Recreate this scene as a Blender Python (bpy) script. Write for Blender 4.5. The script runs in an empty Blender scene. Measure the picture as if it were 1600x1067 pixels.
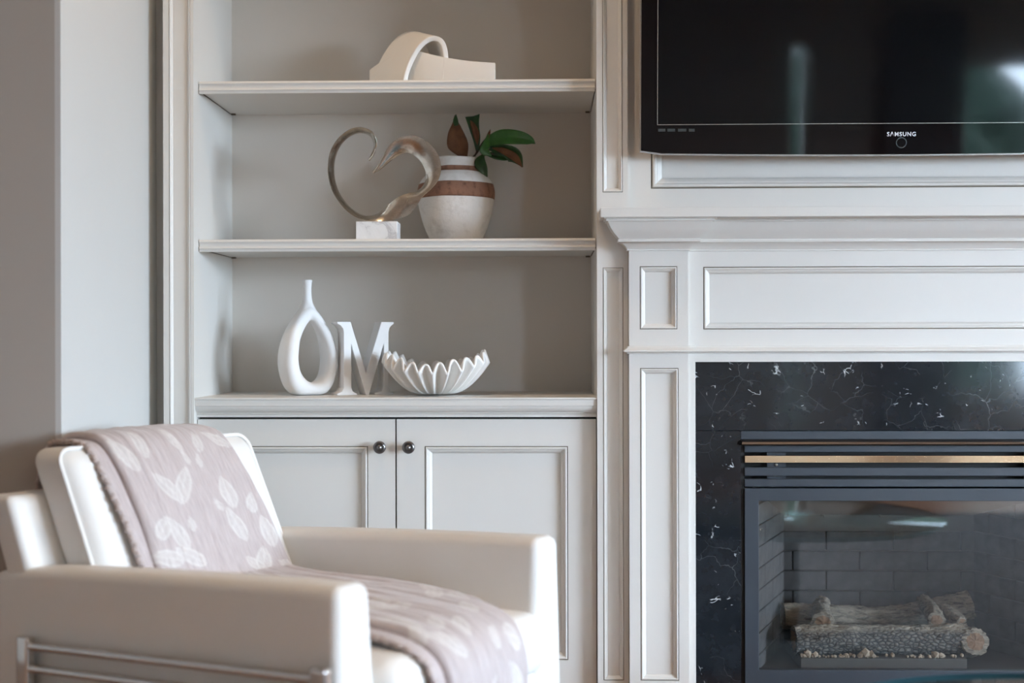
import bpy, bmesh, math, random
from mathutils import Vector, Matrix, noise
random.seed(7)
R = math.radians
sc = bpy.context.scene
col = sc.collection

# ------------------------------------------------------------------ camera
CAMZ, FPX, YAW, ROLL = 1.0, 2000.0, R(1.4), R(0.12)
cam = bpy.data.cameras.new('camera'); cam.lens = 45.0; cam.sensor_width = 36.0
cam.clip_start = 0.05
cam.dof.use_dof = True; cam.dof.focus_distance = 3.10; cam.dof.aperture_fstop = 1.7
cam.dof.aperture_blades = 9
camo = bpy.data.objects.new('camera', cam); col.objects.link(camo)
camo.matrix_world = (Matrix.Translation((0, 0, CAMZ)) @ Matrix.Rotation(YAW, 4, 'Z')
                     @ Matrix.Rotation(R(90), 4, 'X') @ Matrix.Rotation(-ROLL, 4, 'Z'))
sc.camera = camo

# ------------------------------------------------------------------ world / exposure
sc.view_settings.view_transform = 'Standard'; sc.view_settings.look = 'None'
sc.view_settings.gamma = 1.0; sc.view_settings.use_curve_mapping = False
sc.view_settings.exposure = 0.36
SKY = 57.0
w = bpy.data.worlds.new('sky'); sc.world = w; w.use_nodes = True
bg = w.node_tree.nodes['Background']
bg.inputs['Color'].default_value = (0.67, 0.82, 1.0, 1); bg.inputs['Strength'].default_value = SKY
try:
    sc.cycles.max_bounces = 10; sc.cycles.diffuse_bounces = 6; sc.cycles.caustics_reflective = False
    sc.cycles.caustics_refractive = False; sc.cycles.sample_clamp_indirect = 6.0
except Exception: pass

# room extents (metres, camera stands at x=0 y=0)
XL, XR, YBACK, ZC = -3.2, 5.9, -4.2, 2.75
WIN = [  # (wall, a0, a1, z0, z1)
    ('back', 3.3, 5.0, 0.55, 2.20),
    ('right', -1.5, 1.5, 0.6, 2.15),
    ('back', 1.93, 2.12, 0.25, 2.35),
]
DOWN = [(-0.40, 2.50), (-0.9, -0.7), (1.15, 0.9), (2.9, 0.9), (1.15, -1.6), (2.9, -1.6)]  # second downlight is added fill for the armchair's near side
DOWN_W = 7.0

def portal(name, loc, rot, sx, sy):
    l = bpy.data.lights.new(name, 'AREA'); l.shape = 'RECTANGLE'; l.size = sx; l.size_y = sy
    l.cycles.is_portal = True
    o = bpy.data.objects.new(name, l); col.objects.link(o); o.location = loc; o.rotation_euler = rot
for k, (wl, a0, a1, z0, z1) in enumerate(WIN):
    if wl == 'back':
        portal('window_daylight', ((a0+a1)/2, YBACK-0.12, (z0+z1)/2), (R(90), 0, R(180)), a1-a0, z1-z0)
    else:
        portal('window_daylight', (XR+0.12, (a0+a1)/2, (z0+z1)/2), (R(90), 0, R(90)), a1-a0, z1-z0)

# ------------------------------------------------------------------ helpers
def ray(px, py):
    u, v = px-800.0, 533.5-py
    c, s = math.cos(-ROLL), math.sin(-ROLL)
    u, v = c*u - s*v, s*u + c*v
    cy, sy = math.cos(YAW), math.sin(YAW)
    return (-FPX*sy + u*cy, FPX*cy + u*sy, v)
def at(px, py, Y):
    d = ray(px, py); k = Y/d[1]
    return Vector((d[0]*k, Y, CAMZ + d[2]*k))
def X(px, Y, py=533.5): return at(px, py, Y).x
def Z(py, Y, px=849): return at(px, py, Y).z

def lin(c):
    return tuple(((v/255.0)/12.92 if v/255.0 <= 0.04045 else ((v/255.0+0.055)/1.055)**2.4) for v in c) + (1,)

def mat(name, color, rough=0.5, metal=0.0, **kw):
    m = bpy.data.materials.new(name); m.use_nodes = True
    b = m.node_tree.nodes['Principled BSDF']
    b.inputs['Base Color'].default_value = tuple(color[:3]) + (1,)
    b.inputs['Roughness'].default_value = rough; b.inputs['Metallic'].default_value = metal
    for k, v in kw.items(): b.inputs[k.replace('_', ' ')].default_value = v
    return m
class NT:
    def __init__(s, m): s.t = m.node_tree; s.b = s.t.nodes.get('Principled BSDF')
    def n(s, typ, **kw):
        nd = s.t.nodes.new(typ)
        for k, v in kw.items():
            if k in nd.inputs: nd.inputs[k].default_value = v
            else: setattr(nd, k, v)
        return nd
    def l(s, a, b): s.t.links.new(a, b)
    def ramp(s, fac, stops):
        r = s.n('ShaderNodeValToRGB'); e = r.color_ramp.elements
        while len(e) < len(stops): e.new(0.5)
        for el, (p, c) in zip(e, stops): el.position = p; el.color = tuple(c[:3]) + (1,)
        s.l(fac, r.inputs['Fac']); return r.outputs['Color']
    def coord(s, which='Object'): return s.n('ShaderNodeTexCoord').outputs[which]
    def noise(s, vec, scale, detail=4, rough=0.55, dist=0.0):
        q = s.n('ShaderNodeTexNoise'); q.inputs['Scale'].default_value = scale
        q.inputs['Detail'].default_value = detail; q.inputs['Roughness'].default_value = rough
        q.inputs['Distortion'].default_value = dist
        s.l(vec, q.inputs['Vector']); return q.outputs['Fac']
    def bump(s, h, strength=0.3, dist=0.01):
        b = s.n('ShaderNodeBump', Strength=strength, Distance=dist); s.l(h, b.inputs['Height'])
        s.l(b.outputs['Normal'], s.b.inputs['Normal'])
    def mix(s, fac, a, b):
        q = s.n('ShaderNodeMix', data_type='RGBA')
        if isinstance(fac, float): q.inputs[0].default_value = fac
        else: s.l(fac, q.inputs[0])
        for i, c in ((6, a), (7, b)):
            if isinstance(c, tuple): q.inputs[i].default_value = tuple(c[:3]) + (1,)
            else: s.l(c, q.inputs[i])
        return q.outputs[2]
    def scale(s, vec, v3):
        q = s.n('ShaderNodeMapping'); q.inputs['Scale'].default_value = v3; s.l(vec, q.inputs['Vector'])
        return q.outputs['Vector']

# ---- materials
def paint(name, c, rough=0.42):
    m = mat(name, c, rough); t = NT(m); co = t.coord()
    f = t.noise(co, 3.0, 3)
    t.l(t.ramp(f, [(0.3, tuple(v*0.975 for v in c)), (0.7, c)]), t.b.inputs['Base Color'])
    t.bump(t.noise(co, 160, 2), 0.04, 0.002)
    return m
M = {}
M['trim'] = paint('off_white_trim_paint', (0.71, 0.688, 0.65))
M['shaded_trim'] = paint('niche_shaded_trim_paint', (0.635, 0.592, 0.538))  # copy of the trim paint with the niche shade darkened into it
M['glaze'] = mat('brown_glaze_line', (0.20, 0.16, 0.12), 0.6)
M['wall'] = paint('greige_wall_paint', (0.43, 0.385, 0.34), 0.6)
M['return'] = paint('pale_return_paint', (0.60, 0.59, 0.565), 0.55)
M['ceiling'] = paint('ceiling_paint', (0.80, 0.78, 0.74), 0.8)
M['dark'] = mat('door_gap_shade', (0.02, 0.018, 0.016), 0.8)  # near-black colour painting the shade inside the closed cabinet
M['pin'] = mat('shelf_pin_bronze', (0.10, 0.075, 0.05), 0.5, 0.6)
M['knob'] = mat('pewter_knob_metal', (0.20, 0.19, 0.19), 0.28, 1.0)
def wood():
    m = mat('oak_floor', (0.25, 0.13, 0.06), 0.32); t = NT(m); co = t.coord()
    br = t.n('ShaderNodeTexBrick'); br.offset = 0.37
    br.inputs['Scale'].default_value = 1.0; br.inputs['Mortar Size'].default_value = 0.002
    br.inputs['Brick Width'].default_value = 1.3; br.inputs['Row Height'].default_value = 0.11
    br.inputs['Color1'].default_value = (0.36, 0.17, 0.07, 1); br.inputs['Color2'].default_value = (0.27, 0.125, 0.05, 1)
    br.inputs['Mortar'].default_value = (0.05, 0.03, 0.02, 1); t.l(co, br.inputs['Vector'])
    f = t.noise(t.scale(co, (2, 30, 2)), 3, 5)
    t.l(t.mix(f, br.outputs['Color'], (0.22, 0.10, 0.04)), t.b.inputs['Base Color'])
    return m
M['floor'] = wood()
def marble_black():
    m = mat('black_veined_marble', (0.01, 0.012, 0.016), 0.09); t = NT(m); co = t.coord()
    warp = t.n('ShaderNodeTexNoise'); warp.inputs['Scale'].default_value = 5.0; warp.inputs['Detail'].default_value = 5
    t.l(co, warp.inputs['Vector'])
    add = t.n('ShaderNodeVectorMath', operation='MULTIPLY_ADD'); t.l(warp.outputs['Color'], add.inputs[0])
    add.inputs[1].default_value = (0.22, 0.22, 0.22); t.l(co, add.inputs[2])
    vec = add.outputs[0]
    base = t.ramp(t.noise(co, 14, 6, 0.65), [(0.35, (0.006, 0.008, 0.011)), (0.65, (0.014, 0.017, 0.022)), (0.8, (0.032, 0.036, 0.042))])
    # fine veins
    v = t.n('ShaderNodeTexVoronoi', feature='DISTANCE_TO_EDGE'); v.inputs['Scale'].default_value = 13; t.l(vec, v.inputs['Vector'])
    thin = t.ramp(v.outputs['Distance'], [(0.0, (1, 1, 1)), (0.011, (0, 0, 0))])
    msk = t.ramp(t.noise(co, 7, 3), [(0.47, (0, 0, 0)), (0.66, (0.5, 0.5, 0.5))])
    f1 = t.n('ShaderNodeMath', operation='MULTIPLY'); t.l(thin, f1.inputs[0]); t.l(msk, f1.inputs[1])
    c1 = t.mix(f1.outputs[0], base, (0.20, 0.22, 0.23))
    # white flecks and streaks
    v2 = t.n('ShaderNodeTexVoronoi', feature='DISTANCE_TO_EDGE'); v2.inputs['Scale'].default_value = 34; t.l(vec, v2.inputs['Vector'])
    thick = t.ramp(v2.outputs['Distance'], [(0.0, (1, 1, 1)), (0.045, (0, 0, 0))])
    m2 = t.ramp(t.noise(co, 34, 3, 0.5), [(0.635, (0, 0, 0)), (0.69, (1, 1, 1))])
    f2 = t.n('ShaderNodeMath', operation='MULTIPLY'); t.l(thick, f2.inputs[0]); t.l(m2, f2.inputs[1])
    t.l(t.mix(f2.outputs[0], c1, (0.62, 0.65, 0.66)), t.b.inputs['Base Color'])
    return m
M['marble'] = marble_black()
def marble_white():
    m = mat('white_marble', (0.8, 0.8, 0.79), 0.3); t = NT(m); co = t.coord()
    f = t.noise(co, 18, 6, 0.6, 1.5)
    t.l(t.ramp(f, [(0.35, (0.84, 0.83, 0.82)), (0.55, (0.78, 0.77, 0.76)), (0.63, (0.52, 0.51, 0.51)), (0.7, (0.80, 0.79, 0.78))]), t.b.inputs['Base Color'])
    return m
M['wmarble'] = marble_white()
M['iron'] = mat('blue_black_metal', (0.030, 0.038, 0.050), 0.42, 0.0)
NT(M['iron']).bump(NT(M['iron']).noise(NT(M['iron']).coord(), 900, 2), 0.15, 0.0006)
M['black'] = mat('matt_black_metal', (0.006, 0.006, 0.007), 0.6)
M['brass'] = mat('polished_brass', (0.92, 0.79, 0.58), 0.10, 1.0)
M['hood'] = mat('brown_reflection_chrome', (0.22, 0.19, 0.17), 0.12, 1.0)  # chrome with a dark brown reflection painted into its base colour
M['steel'] = mat('screw_steel', (0.55, 0.55, 0.55), 0.3, 1.0)
M['fbmetal'] = mat('firebox_grey_metal', (0.09, 0.08, 0.07), 0.6, 0.0)
def brickm():
    m = mat('firebox_brick', (0.15, 0.13, 0.115), 0.85); t = NT(m); co = t.coord()
    f = t.noise(co, 30, 5)
    t.l(t.ramp(f, [(0.3, (0.062, 0.060, 0.060)), (0.7, (0.105, 0.10, 0.098))]), t.b.inputs['Base Color'])
    t.bump(t.noise(co, 220, 3), 0.3, 0.002); return m
M['brick'] = brickm()
M['mortar'] = mat('firebox_mortar', (0.15, 0.135, 0.12), 0.9)
def bark():
    m = mat('ceramic_bark', (0.3, 0.26, 0.2), 0.9); t = NT(m); co = t.coord()
    n1 = t.noise(t.scale(co, (9, 34, 34)), 3.2, 8, 0.7, 0.6)
    a = t.ramp(n1, [(0.34, (0.045, 0.038, 0.03)), (0.44, (0.24, 0.205, 0.16)), (0.60, (0.42, 0.365, 0.285))])
    geo = t.n('ShaderNodeNewGeometry'); sep = t.n('ShaderNodeSeparateXYZ'); t.l(co, sep.inputs[0])
    t.l(a, t.b.inputs['Base Color'])
    t.bump(n1, 0.9, 0.006); return m
M['bark'] = bark()
def charred():
    m = mat('charred_ceramic_bark', (0.2, 0.2, 0.2), 0.9); t = NT(m); co = t.coord()
    v = t.n('ShaderNodeTexVoronoi', feature='DISTANCE_TO_EDGE'); v.inputs['Scale'].default_value = 100
    t.l(t.scale(co, (0.75, 1, 1.25)), v.inputs['Vector'])
    n1 = t.noise(co, 60, 6, 0.7)
    a = t.ramp(v.outputs['Distance'], [(0.0, (0.02, 0.02, 0.022)), (0.10, (0.12, 0.11, 0.10)), (0.4, (0.23, 0.21, 0.185))])
    b = t.ramp(t.noise(t.scale(co, (9, 34, 34)), 3.2, 8, 0.7, 0.6), [(0.34, (0.045, 0.038, 0.03)), (0.44, (0.24, 0.205, 0.16)), (0.60, (0.42, 0.365, 0.285))])
    sep = t.n('ShaderNodeSeparateXYZ'); t.l(co, sep.inputs[0])
    mp = t.n('ShaderNodeMapRange'); mp.inputs['From Min'].default_value = 0.275; mp.inputs['From Max'].default_value = 0.287
    t.l(sep.outputs['Z'], mp.inputs['Value'])
    t.l(t.mix(mp.outputs['Result'], a, b), t.b.inputs['Base Color'])
    t.bump(v.outputs['Distance'], 0.8, 0.006); return m
M['charred'] = charred()
M['cut'] = mat('cut_log_end', (0.27, 0.165, 0.10), 0.9)
NT(M['cut']).bump(NT(M['cut']).noise(NT(M['cut']).coord(), 90, 5), 0.8, 0.004)
M['ember'] = mat('ember_stone', (0.46, 0.37, 0.27), 0.95)
def glassm(name, tint, ior=1.5):
    m = bpy.data.materials.new(name); m.use_nodes = True; t = NT(m)
    for n in list(t.t.nodes):
        if n.type == 'BSDF_PRINCIPLED': t.t.nodes.remove(n)
    out = t.t.nodes['Material Output']
    tr = t.n('ShaderNodeBsdfTransparent'); tr.inputs['Color'].default_value = tint + (1,)
    gl = t.n('ShaderNodeBsdfGlossy'); gl.inputs['Roughness'].default_value = 0.03
    f0 = ((ior-1)/(ior+1))**2
    lw = t.n('ShaderNodeLayerWeight', Blend=0.5)
    pw = t.n('ShaderNodeMath', operation='POWER'); t.l(lw.outputs['Facing'], pw.inputs[0]); pw.inputs[1].default_value = 5.0
    fr = t.n('ShaderNodeMath', operation='MULTIPLY_ADD'); t.l(pw.outputs[0], fr.inputs[0]); fr.inputs[1].default_value = 1-f0; fr.inputs[2].default_value = f0
    mx = t.n('ShaderNodeMixShader'); t.l(fr.outputs[0], mx.inputs[0]); t.l(tr.outputs[0], mx.inputs[1]); t.l(gl.outputs[0], mx.inputs[2])
    t.l(mx.outputs[0], out.inputs['Surface']); return m
M['pane'] = glassm('fireplace_glass', (0.95, 0.95, 0.95), 2.0)
M['wpane'] = glassm('window_glass', (0.97, 0.98, 0.98), 1.2)
M['tglass'] = glassm('green_table_glass', (0.66, 0.84, 0.85), 1.6)
M['tedge'] = mat('piped_light_glass_edge', (0.09, 0.20, 0.23), 0.12, 0.0, IOR=1.5)  # opaque teal painting the light piped to the glass rim
M['tleg'] = mat('dark_table_metal', (0.02, 0.025, 0.03), 0.4, 0.8)
M['tv'] = mat('piano_black_plastic', (0.004, 0.003, 0.0035), 0.035, IOR=1.33)
M['screen'] = mat('tv_screen_glass', (0.0025, 0.003, 0.004), 0.05, IOR=1.33)
M['tvedge'] = mat('clear_grey_tv_edge', (0.42, 0.40, 0.38), 0.2)
M['tvline'] = mat('silver_screen_line', (0.45, 0.42, 0.38), 0.3, 0.3)
M['logo'] = mat('silver_white_print', (0.86, 0.87, 0.92), 0.4)
M['icon'] = mat('faint_grey_print', (0.035, 0.04, 0.04), 0.5)
M['ringl'] = mat('grey_power_ring', (0.012, 0.017, 0.02), 0.3)
M['plaster'] = mat('white_matt_ceramic', (0.80, 0.79, 0.78), 0.55)
NT(M['plaster']).bump(NT(M['plaster']).noise(NT(M['plaster']).coord(), 120, 3), 0.06, 0.002)
M['resin'] = mat('ivory_resin', (0.84, 0.815, 0.775), 0.5)
M['bowl'] = mat('white_bisque', (0.82, 0.80, 0.77), 0.5)
def potm(name, lo, hi, sc1):
    m = mat(name, hi, 0.8); t = NT(m); co = t.coord()
    f = t.noise(co, sc1, 6, 0.65)
    t.l(t.ramp(f, [(0.33, lo), (0.5, hi)]), t.b.inputs['Base Color'])
    t.bump(t.noise(co, 70, 5, 0.6), 0.5, 0.004); return m
M['pot'] = potm('chalky_white_glaze', (0.68, 0.66, 0.63), (0.80, 0.79, 0.77), 25)
M['clay'] = potm('bare_brown_clay', (0.14, 0.065, 0.04), (0.27, 0.135, 0.085), 60)
def silver():
    m = mat('champagne_silver_leaf', (0.62, 0.57, 0.50), 0.28, 1.0); t = NT(m); co = t.coord()
    n1 = t.noise(co, 60, 5, 0.7)
    t.l(t.ramp(n1, [(0.3, (0.48, 0.43, 0.365)), (0.6, (0.64, 0.59, 0.525))]), t.b.inputs['Base Color'])
    t.l(t.ramp(n1, [(0.3, (0.29,)*3), (0.7, (0.15,)*3)]), t.b.inputs['Roughness'])
    t.bump(t.noise(co, 160, 4), 0.12, 0.002); return m
M['silver'] = silver()
def leafm(name, a, b, rough):
    m = mat(name, a, rough); t = NT(m); co = t.coord()
    t.l(t.ramp(t.noise(co, 45, 4), [(0.35, a), (0.65, b)]), t.b.inputs['Base Color']); return m
M['leaf'] = leafm('dark_magnolia_leaf', (0.010, 0.045, 0.014), (0.022, 0.085, 0.016), 0.35)
M['leaf2'] = leafm('bright_magnolia_leaf', (0.022, 0.105, 0.014), (0.038, 0.145, 0.02), 0.35)
M['rust'] = leafm('rusty_leaf_underside', (0.10, 0.038, 0.014), (0.16, 0.065, 0.024), 0.75)
M['twig'] = mat('brown_twig', (0.05, 0.03, 0.02), 0.8)
M['leather'] = mat('white_leather', (0.79, 0.775, 0.75), 0.48)
NT(M['leather']).bump(NT(M['leather']).noise(NT(M['leather']).coord(), 380, 3), 0.06, 0.0015)
M['chrome'] = mat('chrome_tube', (0.72, 0.70, 0.68), 0.07, 1.0)
M['rubber'] = mat('black_rubber', (0.02, 0.02, 0.02), 0.8)
def throwm():
    m = mat('woven_floral_throw', (0.42, 0.34, 0.32), 0.95); t = NT(m); co = t.coord()
    at_ = t.n('ShaderNodeAttribute', attribute_name='pattern')
    uv = t.n('ShaderNodeUVMap')
    n1 = t.noise(t.scale(uv.outputs[0], (420, 26, 1)), 1.0, 3, 0.6)
    base = t.ramp(n1, [(0.3, (0.43, 0.365, 0.358)), (0.7, (0.575, 0.505, 0.495))])
    iv = t.ramp(n1, [(0.3, (0.60, 0.56, 0.535)), (0.7, (0.71, 0.68, 0.655))])
    t.l(t.mix(at_.outputs['Fac'], base, iv), t.b.inputs['Base Color'])
    t.bump(n1, 0.5, 0.003)
    t.b.inputs['Sheen Weight'].default_value = 0.25
    return m
M['throw'] = throwm()
M['fringe'] = mat('throw_binding_yarn', (0.44, 0.36, 0.33), 0.95)
M['lamp'] = mat('downlight_lens', (1, 0.85, 0.65), 0.4)
b_ = M['lamp'].node_tree.nodes['Principled BSDF']
b_.inputs['Emission Color'].default_value = (1, 0.78, 0.52, 1); b_.inputs['Emission Strength'].default_value = 14
M['curtain'] = mat('grey_linen_curtain', (0.40, 0.42, 0.44), 0.9)
M['patio'] = leafm('patio_stone', (0.22, 0.205, 0.19), (0.27, 0.25, 0.23), 0.9)
M['hedge'] = leafm('hedge_leaves', (0.007, 0.022, 0.014), (0.018, 0.05, 0.028), 0.8)

# ---- object makers
WM = {}   # world matrix of roots built here
def link(name, me, m, parent=None, local=False, smooth=False, label=None, cat=None, group=None, kind=None):
    o = bpy.data.objects.new(name, me); col.objects.link(o)
    ms = m if isinstance(m, (list, tuple)) else [m]
    if not me.materials:
        for q in ms: me.materials.append(q)
    if smooth:
        for p in me.polygons: p.use_smooth = True
    if parent is not None:
        o.parent = parent
        if not local and parent in WM: o.matrix_parent_inverse = WM[parent].inverted()
        WM[o] = Matrix.Identity(4) if not local else WM.get(parent, Matrix.Identity(4))
    tag(o, label, cat, group, kind); return o
def tag(o, label=None, cat=None, group=None, kind=None):
    for k, v in (('label', label), ('category', cat), ('group', group), ('kind', kind)):
        if v: o[k] = v
    return o
def thing(name, label, cat, loc=(0, 0, 0), rz=0.0, group=None):
    o = bpy.data.objects.new(name, None); col.objects.link(o); o.empty_display_size = 0.05
    o.location = loc; o.rotation_euler = (0, 0, rz)
    WM[o] = Matrix.Translation(loc) @ Matrix.Rotation(rz, 4, 'Z')
    return tag(o, label, cat, group)
class B:
    def __init__(s): s.v, s.f, s.m = [], [], []
    def quad(s, a, b, c, d, mi=0):
        i = len(s.v); s.v += [tuple(a), tuple(b), tuple(c), tuple(d)]; s.f.append((i, i+1, i+2, i+3)); s.m.append(mi)
    def box(s, x0, x1, y0, y1, z0, z1, mi=0):
        i = len(s.v)
        s.v += [(x, y, z) for z in (z0, z1) for y in (y0, y1) for x in (x0, x1)]
        for f in ((0, 2, 3, 1), (4, 5, 7, 6), (0, 1, 5, 4), (2, 6, 7, 3), (0, 4, 6, 2), (1, 3, 7, 5)):
            s.f.append(tuple(i+k for k in f)); s.m.append(mi)
    def grid(s, rows, closed_u=False, closed_v=False, mi=0):
        i = len(s.v); n = len(rows); k = len(rows[0])
        for r in rows: s.v += [tuple(p) for p in r]
        for a in range(n if closed_v else n-1):
            for c in range(k if closed_u else k-1):
                a2, c2 = (a+1) % n, (c+1) % k
                s.f.append((i+a*k+c, i+a*k+c2, i+a2*k+c2, i+a2*k+c)); s.m.append(mi)
        return i
    def fan(s, ring, mi=0, flip=False):
        i = len(s.v); s.v += [tuple(p) for p in ring]
        f = list(range(i, i+len(ring))); s.f.append(tuple(f[::-1] if flip else f)); s.m.append(mi)
    def mesh(s, name, weld=True, bevel=0.0, seg=2, angle=30):
        me = bpy.data.meshes.new(name); me.from_pydata(s.v, [], s.f)
        me.polygons.foreach_set('material_index', s.m)
        bm = bmesh.new(); bm.from_mesh(me)
        if weld: bmesh.ops.remove_doubles(bm, verts=bm.verts, dist=1e-5)
        bmesh.ops.recalc_face_normals(bm, faces=bm.faces)
        if bevel > 0:
            es = [e for e in bm.edges if len(e.link_faces) == 2 and e.calc_face_angle(0) > R(angle)]
            bmesh.ops.bevel(bm, geom=es, offset=bevel, segments=seg, profile=0.6, affect='EDGES', clamp_overlap=True)
        bm.to_mesh(me); bm.free(); return me
    def obj(s, name, m, parent=None, bevel=0.0, seg=2, weld=True, angle=30, **kw):
        return link(name, s.mesh(name, weld, bevel, seg, angle), m, parent, **kw)
def boxobj(name, ext, m, parent=None, bevel=0.0, **kw):
    b = B(); b.box(*ext); return b.obj(name, m, parent, bevel=bevel, **kw)
def smooth_by_angle(o, ang=35):
    me = o.data
    for p in me.polygons: p.use_smooth = True
    try:
        bm = bmesh.new(); bm.from_mesh(me)
        for e in bm.edges:
            if len(e.link_faces) == 2 and e.calc_face_angle(0) > R(ang): e.smooth = False
        bm.to_mesh(me); bm.free()
    except Exception: pass
    return o
def board(b, x0, x1, z0, z1, Y, th, holes=(), mi=0):
    """front board facing -Y with rectangular holes"""
    xs = sorted({x0, x1, *[h[0] for h in holes], *[h[1] for h in holes]})
    zs = sorted({z0, z1, *[h[2] for h in holes], *[h[3] for h in holes]})
    for i in range(len(xs)-1):
        for j in range(len(zs)-1):
            cx, cz = (xs[i]+xs[i+1])/2, (zs[j]+zs[j+1])/2
            if any(h[0] < cx < h[1] and h[2] < cz < h[3] for h in holes): continue
            b.quad((xs[i], Y, zs[j]), (xs[i+1], Y, zs[j]), (xs[i+1], Y, zs[j+1]), (xs[i], Y, zs[j+1]), mi)
            b.quad((xs[i], Y+th, zs[j]), (xs[i+1], Y+th, zs[j]), (xs[i+1], Y+th, zs[j+1]), (xs[i], Y+th, zs[j+1]), mi)
    for (a0, a1, c0, c1) in [(x0, x1, z0, z1), *holes]:
        for p, q in (((a0, c0), (a1, c0)), ((a1, c0), (a1, c1)), ((a1, c1), (a0, c1)), ((a0, c1), (a0, c0))):
            b.quad((p[0], Y, p[1]), (q[0], Y, q[1]), (q[0], Y+th, q[1]), (p[0], Y+th, p[1]), mi)
PROF = [(0.0, 0.0035), (0.0016, 0.0040), (0.0018, 0.0008), (0.0030, -0.0006), (0.0050, -0.0006), (0.0066, 0.0012), (0.0070, 0.0030),
        (0.0090, 0.0036), (0.0120, 0.0060), (0.0140, 0.0092), (0.0142, 0.0105), (0.0152, 0.0105)]
def moulded_panel(parent, x0, x1, z0, z1, Y, k=1.0, name='panel'):
    """recessed panel with mitred moulding: moulding ring (dark glaze in its groove) and the flat panel"""
    b = B(); loops = []
    for ins, dep in PROF:
        i = ins*k; loops.append([(x0+i, Y+dep*k, z0+i), (x1-i, Y+dep*k, z0+i), (x1-i, Y+dep*k, z1-i), (x0+i, Y+dep*k, z1-i)])
    for n in range(len(loops)-1):
        for c in range(4):
            d = (c+1) % 4
            b.quad(loops[n][c], loops[n][d], loops[n+1][d], loops[n+1][c], 1 if n == 0 else 0)
    o = b.obj(name+'_moulding', [M['trim'], M['glaze']], parent, weld=False)
    i = 0.0150*k; dp = 0.0105*k
    boxobj(name, (x0+i, x1-i, Y+dp, Y+dp+0.006, z0+i, z1-i), M['trim'], parent)
def sweep(b, path, prof, closed=False, mi=0, cap=True):
    """path: plan points (x,y); profile (o,z): o = outward to the left-hand normal rotated so that -Y faces out for +X travel"""
    n = len(path); rows = []
    for i in range(n):
        p = Vector(path[i])
        def nrm(a, c):
            d = (Vector(c)-Vector(a)).normalized(); return Vector((d.y, -d.x))
        if i == 0: m = nrm(path[0], path[1])
        elif i == n-1: m = nrm(path[-2], path[-1])
        else:
            n1, n2 = nrm(path[i-1], path[i]), nrm(path[i], path[i+1])
            m = (n1+n2); m = m/(m.dot(n1))
        rows.append([(p.x+m.x*o, p.y+m.y*o, z) for o, z in prof])
    b.grid(rows, mi=mi)
    if cap: b.fan(rows[0], mi); b.fan(rows[-1], mi, True)
def tube(b, pts, r, seg=10, mi=0, cap=True, closed=False):
    pts = [Vector(p) for p in pts]; n = len(pts); rows = []; up = None
    rr = r if isinstance(r, (list, tuple)) else [r]*n
    for i in range(n):
        a = pts[(i-1) % n] if (closed or i > 0) else pts[i]
        c = pts[(i+1) % n] if (closed or i < n-1) else pts[i]
        t = (c-a).normalized()
        if up is None:
            up = Vector((0, 0, 1)) if abs(t.z) < 0.9 else Vector((1, 0, 0))
        s = t.cross(up).normalized(); up = s.cross(t).normalized()
        rows.append([pts[i]+(s*math.cos(2*math.pi*k/seg)+up*math.sin(2*math.pi*k/seg))*rr[i] for k in range(seg)])
    b.grid(rows, closed_u=True, closed_v=closed, mi=mi)
    if cap and not closed: b.fan(rows[0], mi); b.fan(rows[-1], mi, True)
def catmull(pts, n):
    pts = [Vector(p) for p in pts]; out = []
    P = [2*pts[0]-pts[1]] + pts + [2*pts[-1]-pts[-2]]
    segs = len(pts)-1
    for k in range(n):
        t = k/(n-1)*segs; i = min(int(t), segs-1); u = t-i
        a, b_, c, d = P[i], P[i+1], P[i+2], P[i+3]
        out.append(0.5*((2*b_)+(-a+c)*u+(2*a-5*b_+4*c-d)*u*u+(-a+3*b_-3*c+d)*u**3))
    return out
def lathe(b, prof, origin, axis='z', seg=32, sx=1.0, sy=1.0, mi=0):
    rows = []; o = Vector(origin)
    for r, h in prof:
        row = []
        for k in range(seg):
            a = 2*math.pi*k/seg; p = (r*math.cos(a)*sx, r*math.sin(a)*sy, h)
            if axis == '-y': p = (p[0], -h, p[1])
            row.append(o+Vector(p))
        rows.append(row)
    b.grid(rows, closed_u=True, mi=mi)
    b.fan(rows[0], mi); b.fan(rows[-1], mi, True)
def rounded_box(b, dims, r, n=14, fn=None, mi=0):
    """rounded box centred on the origin; fn maps each point"""
    hx, hy, hz = [d/2 for d in dims]
    def place(p):
        q = Vector((max(-hx+r, min(hx-r, p[0])), max(-hy+r, min(hy-r, p[1])), max(-hz+r, min(hz-r, p[2]))))
        d = Vector(p)-q
        if d.length > 1e-9: q = q + d.normalized()*r
        return fn(q) if fn else q
    def ticks(h):
        e = r*1.0; a = [-h + e*k/5 for k in range(5)]; mid = [(-h+e) + (2*h-2*e)*k/n for k in range(n+1)]
        return a + mid + [-v for v in a[::-1]]
    tx, ty, tz = ticks(hx), ticks(hy), ticks(hz)
    for s in (-1, 1):
        b.grid([[place((x, y, s*hz)) for x in tx] for y in ty], mi=mi)
        b.grid([[place((x, s*hy, z)) for x in tx] for z in tz], mi=mi)
        b.grid([[place((s*hx, y, z)) for y in ty] for z in tz], mi=mi)

# ------------------------------------------------------------------ main planes
YB = 3.10                    # face of the bookcase
YN = 3.487                   # back of its niche
YD = 3.125                   # cabinet doors
YO = 3.118                   # panelled wall over the mantel
YP, YF, YM = 3.076, 3.100, 3.105   # mantel pilaster, frieze, marble
FC = 0.896                   # centre line of fireplace and television
x_ret = X(245, 3.18)         # return wall
x_p0, x_p1 = X(255.5, YB), X(303, YB)      # left bookcase pilaster
x_r0, x_r1 = X(933, YB), X(981.5, YB)      # right bookcase pilaster
Y_part = x_ret/(X(95.5, 1.0))

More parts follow.
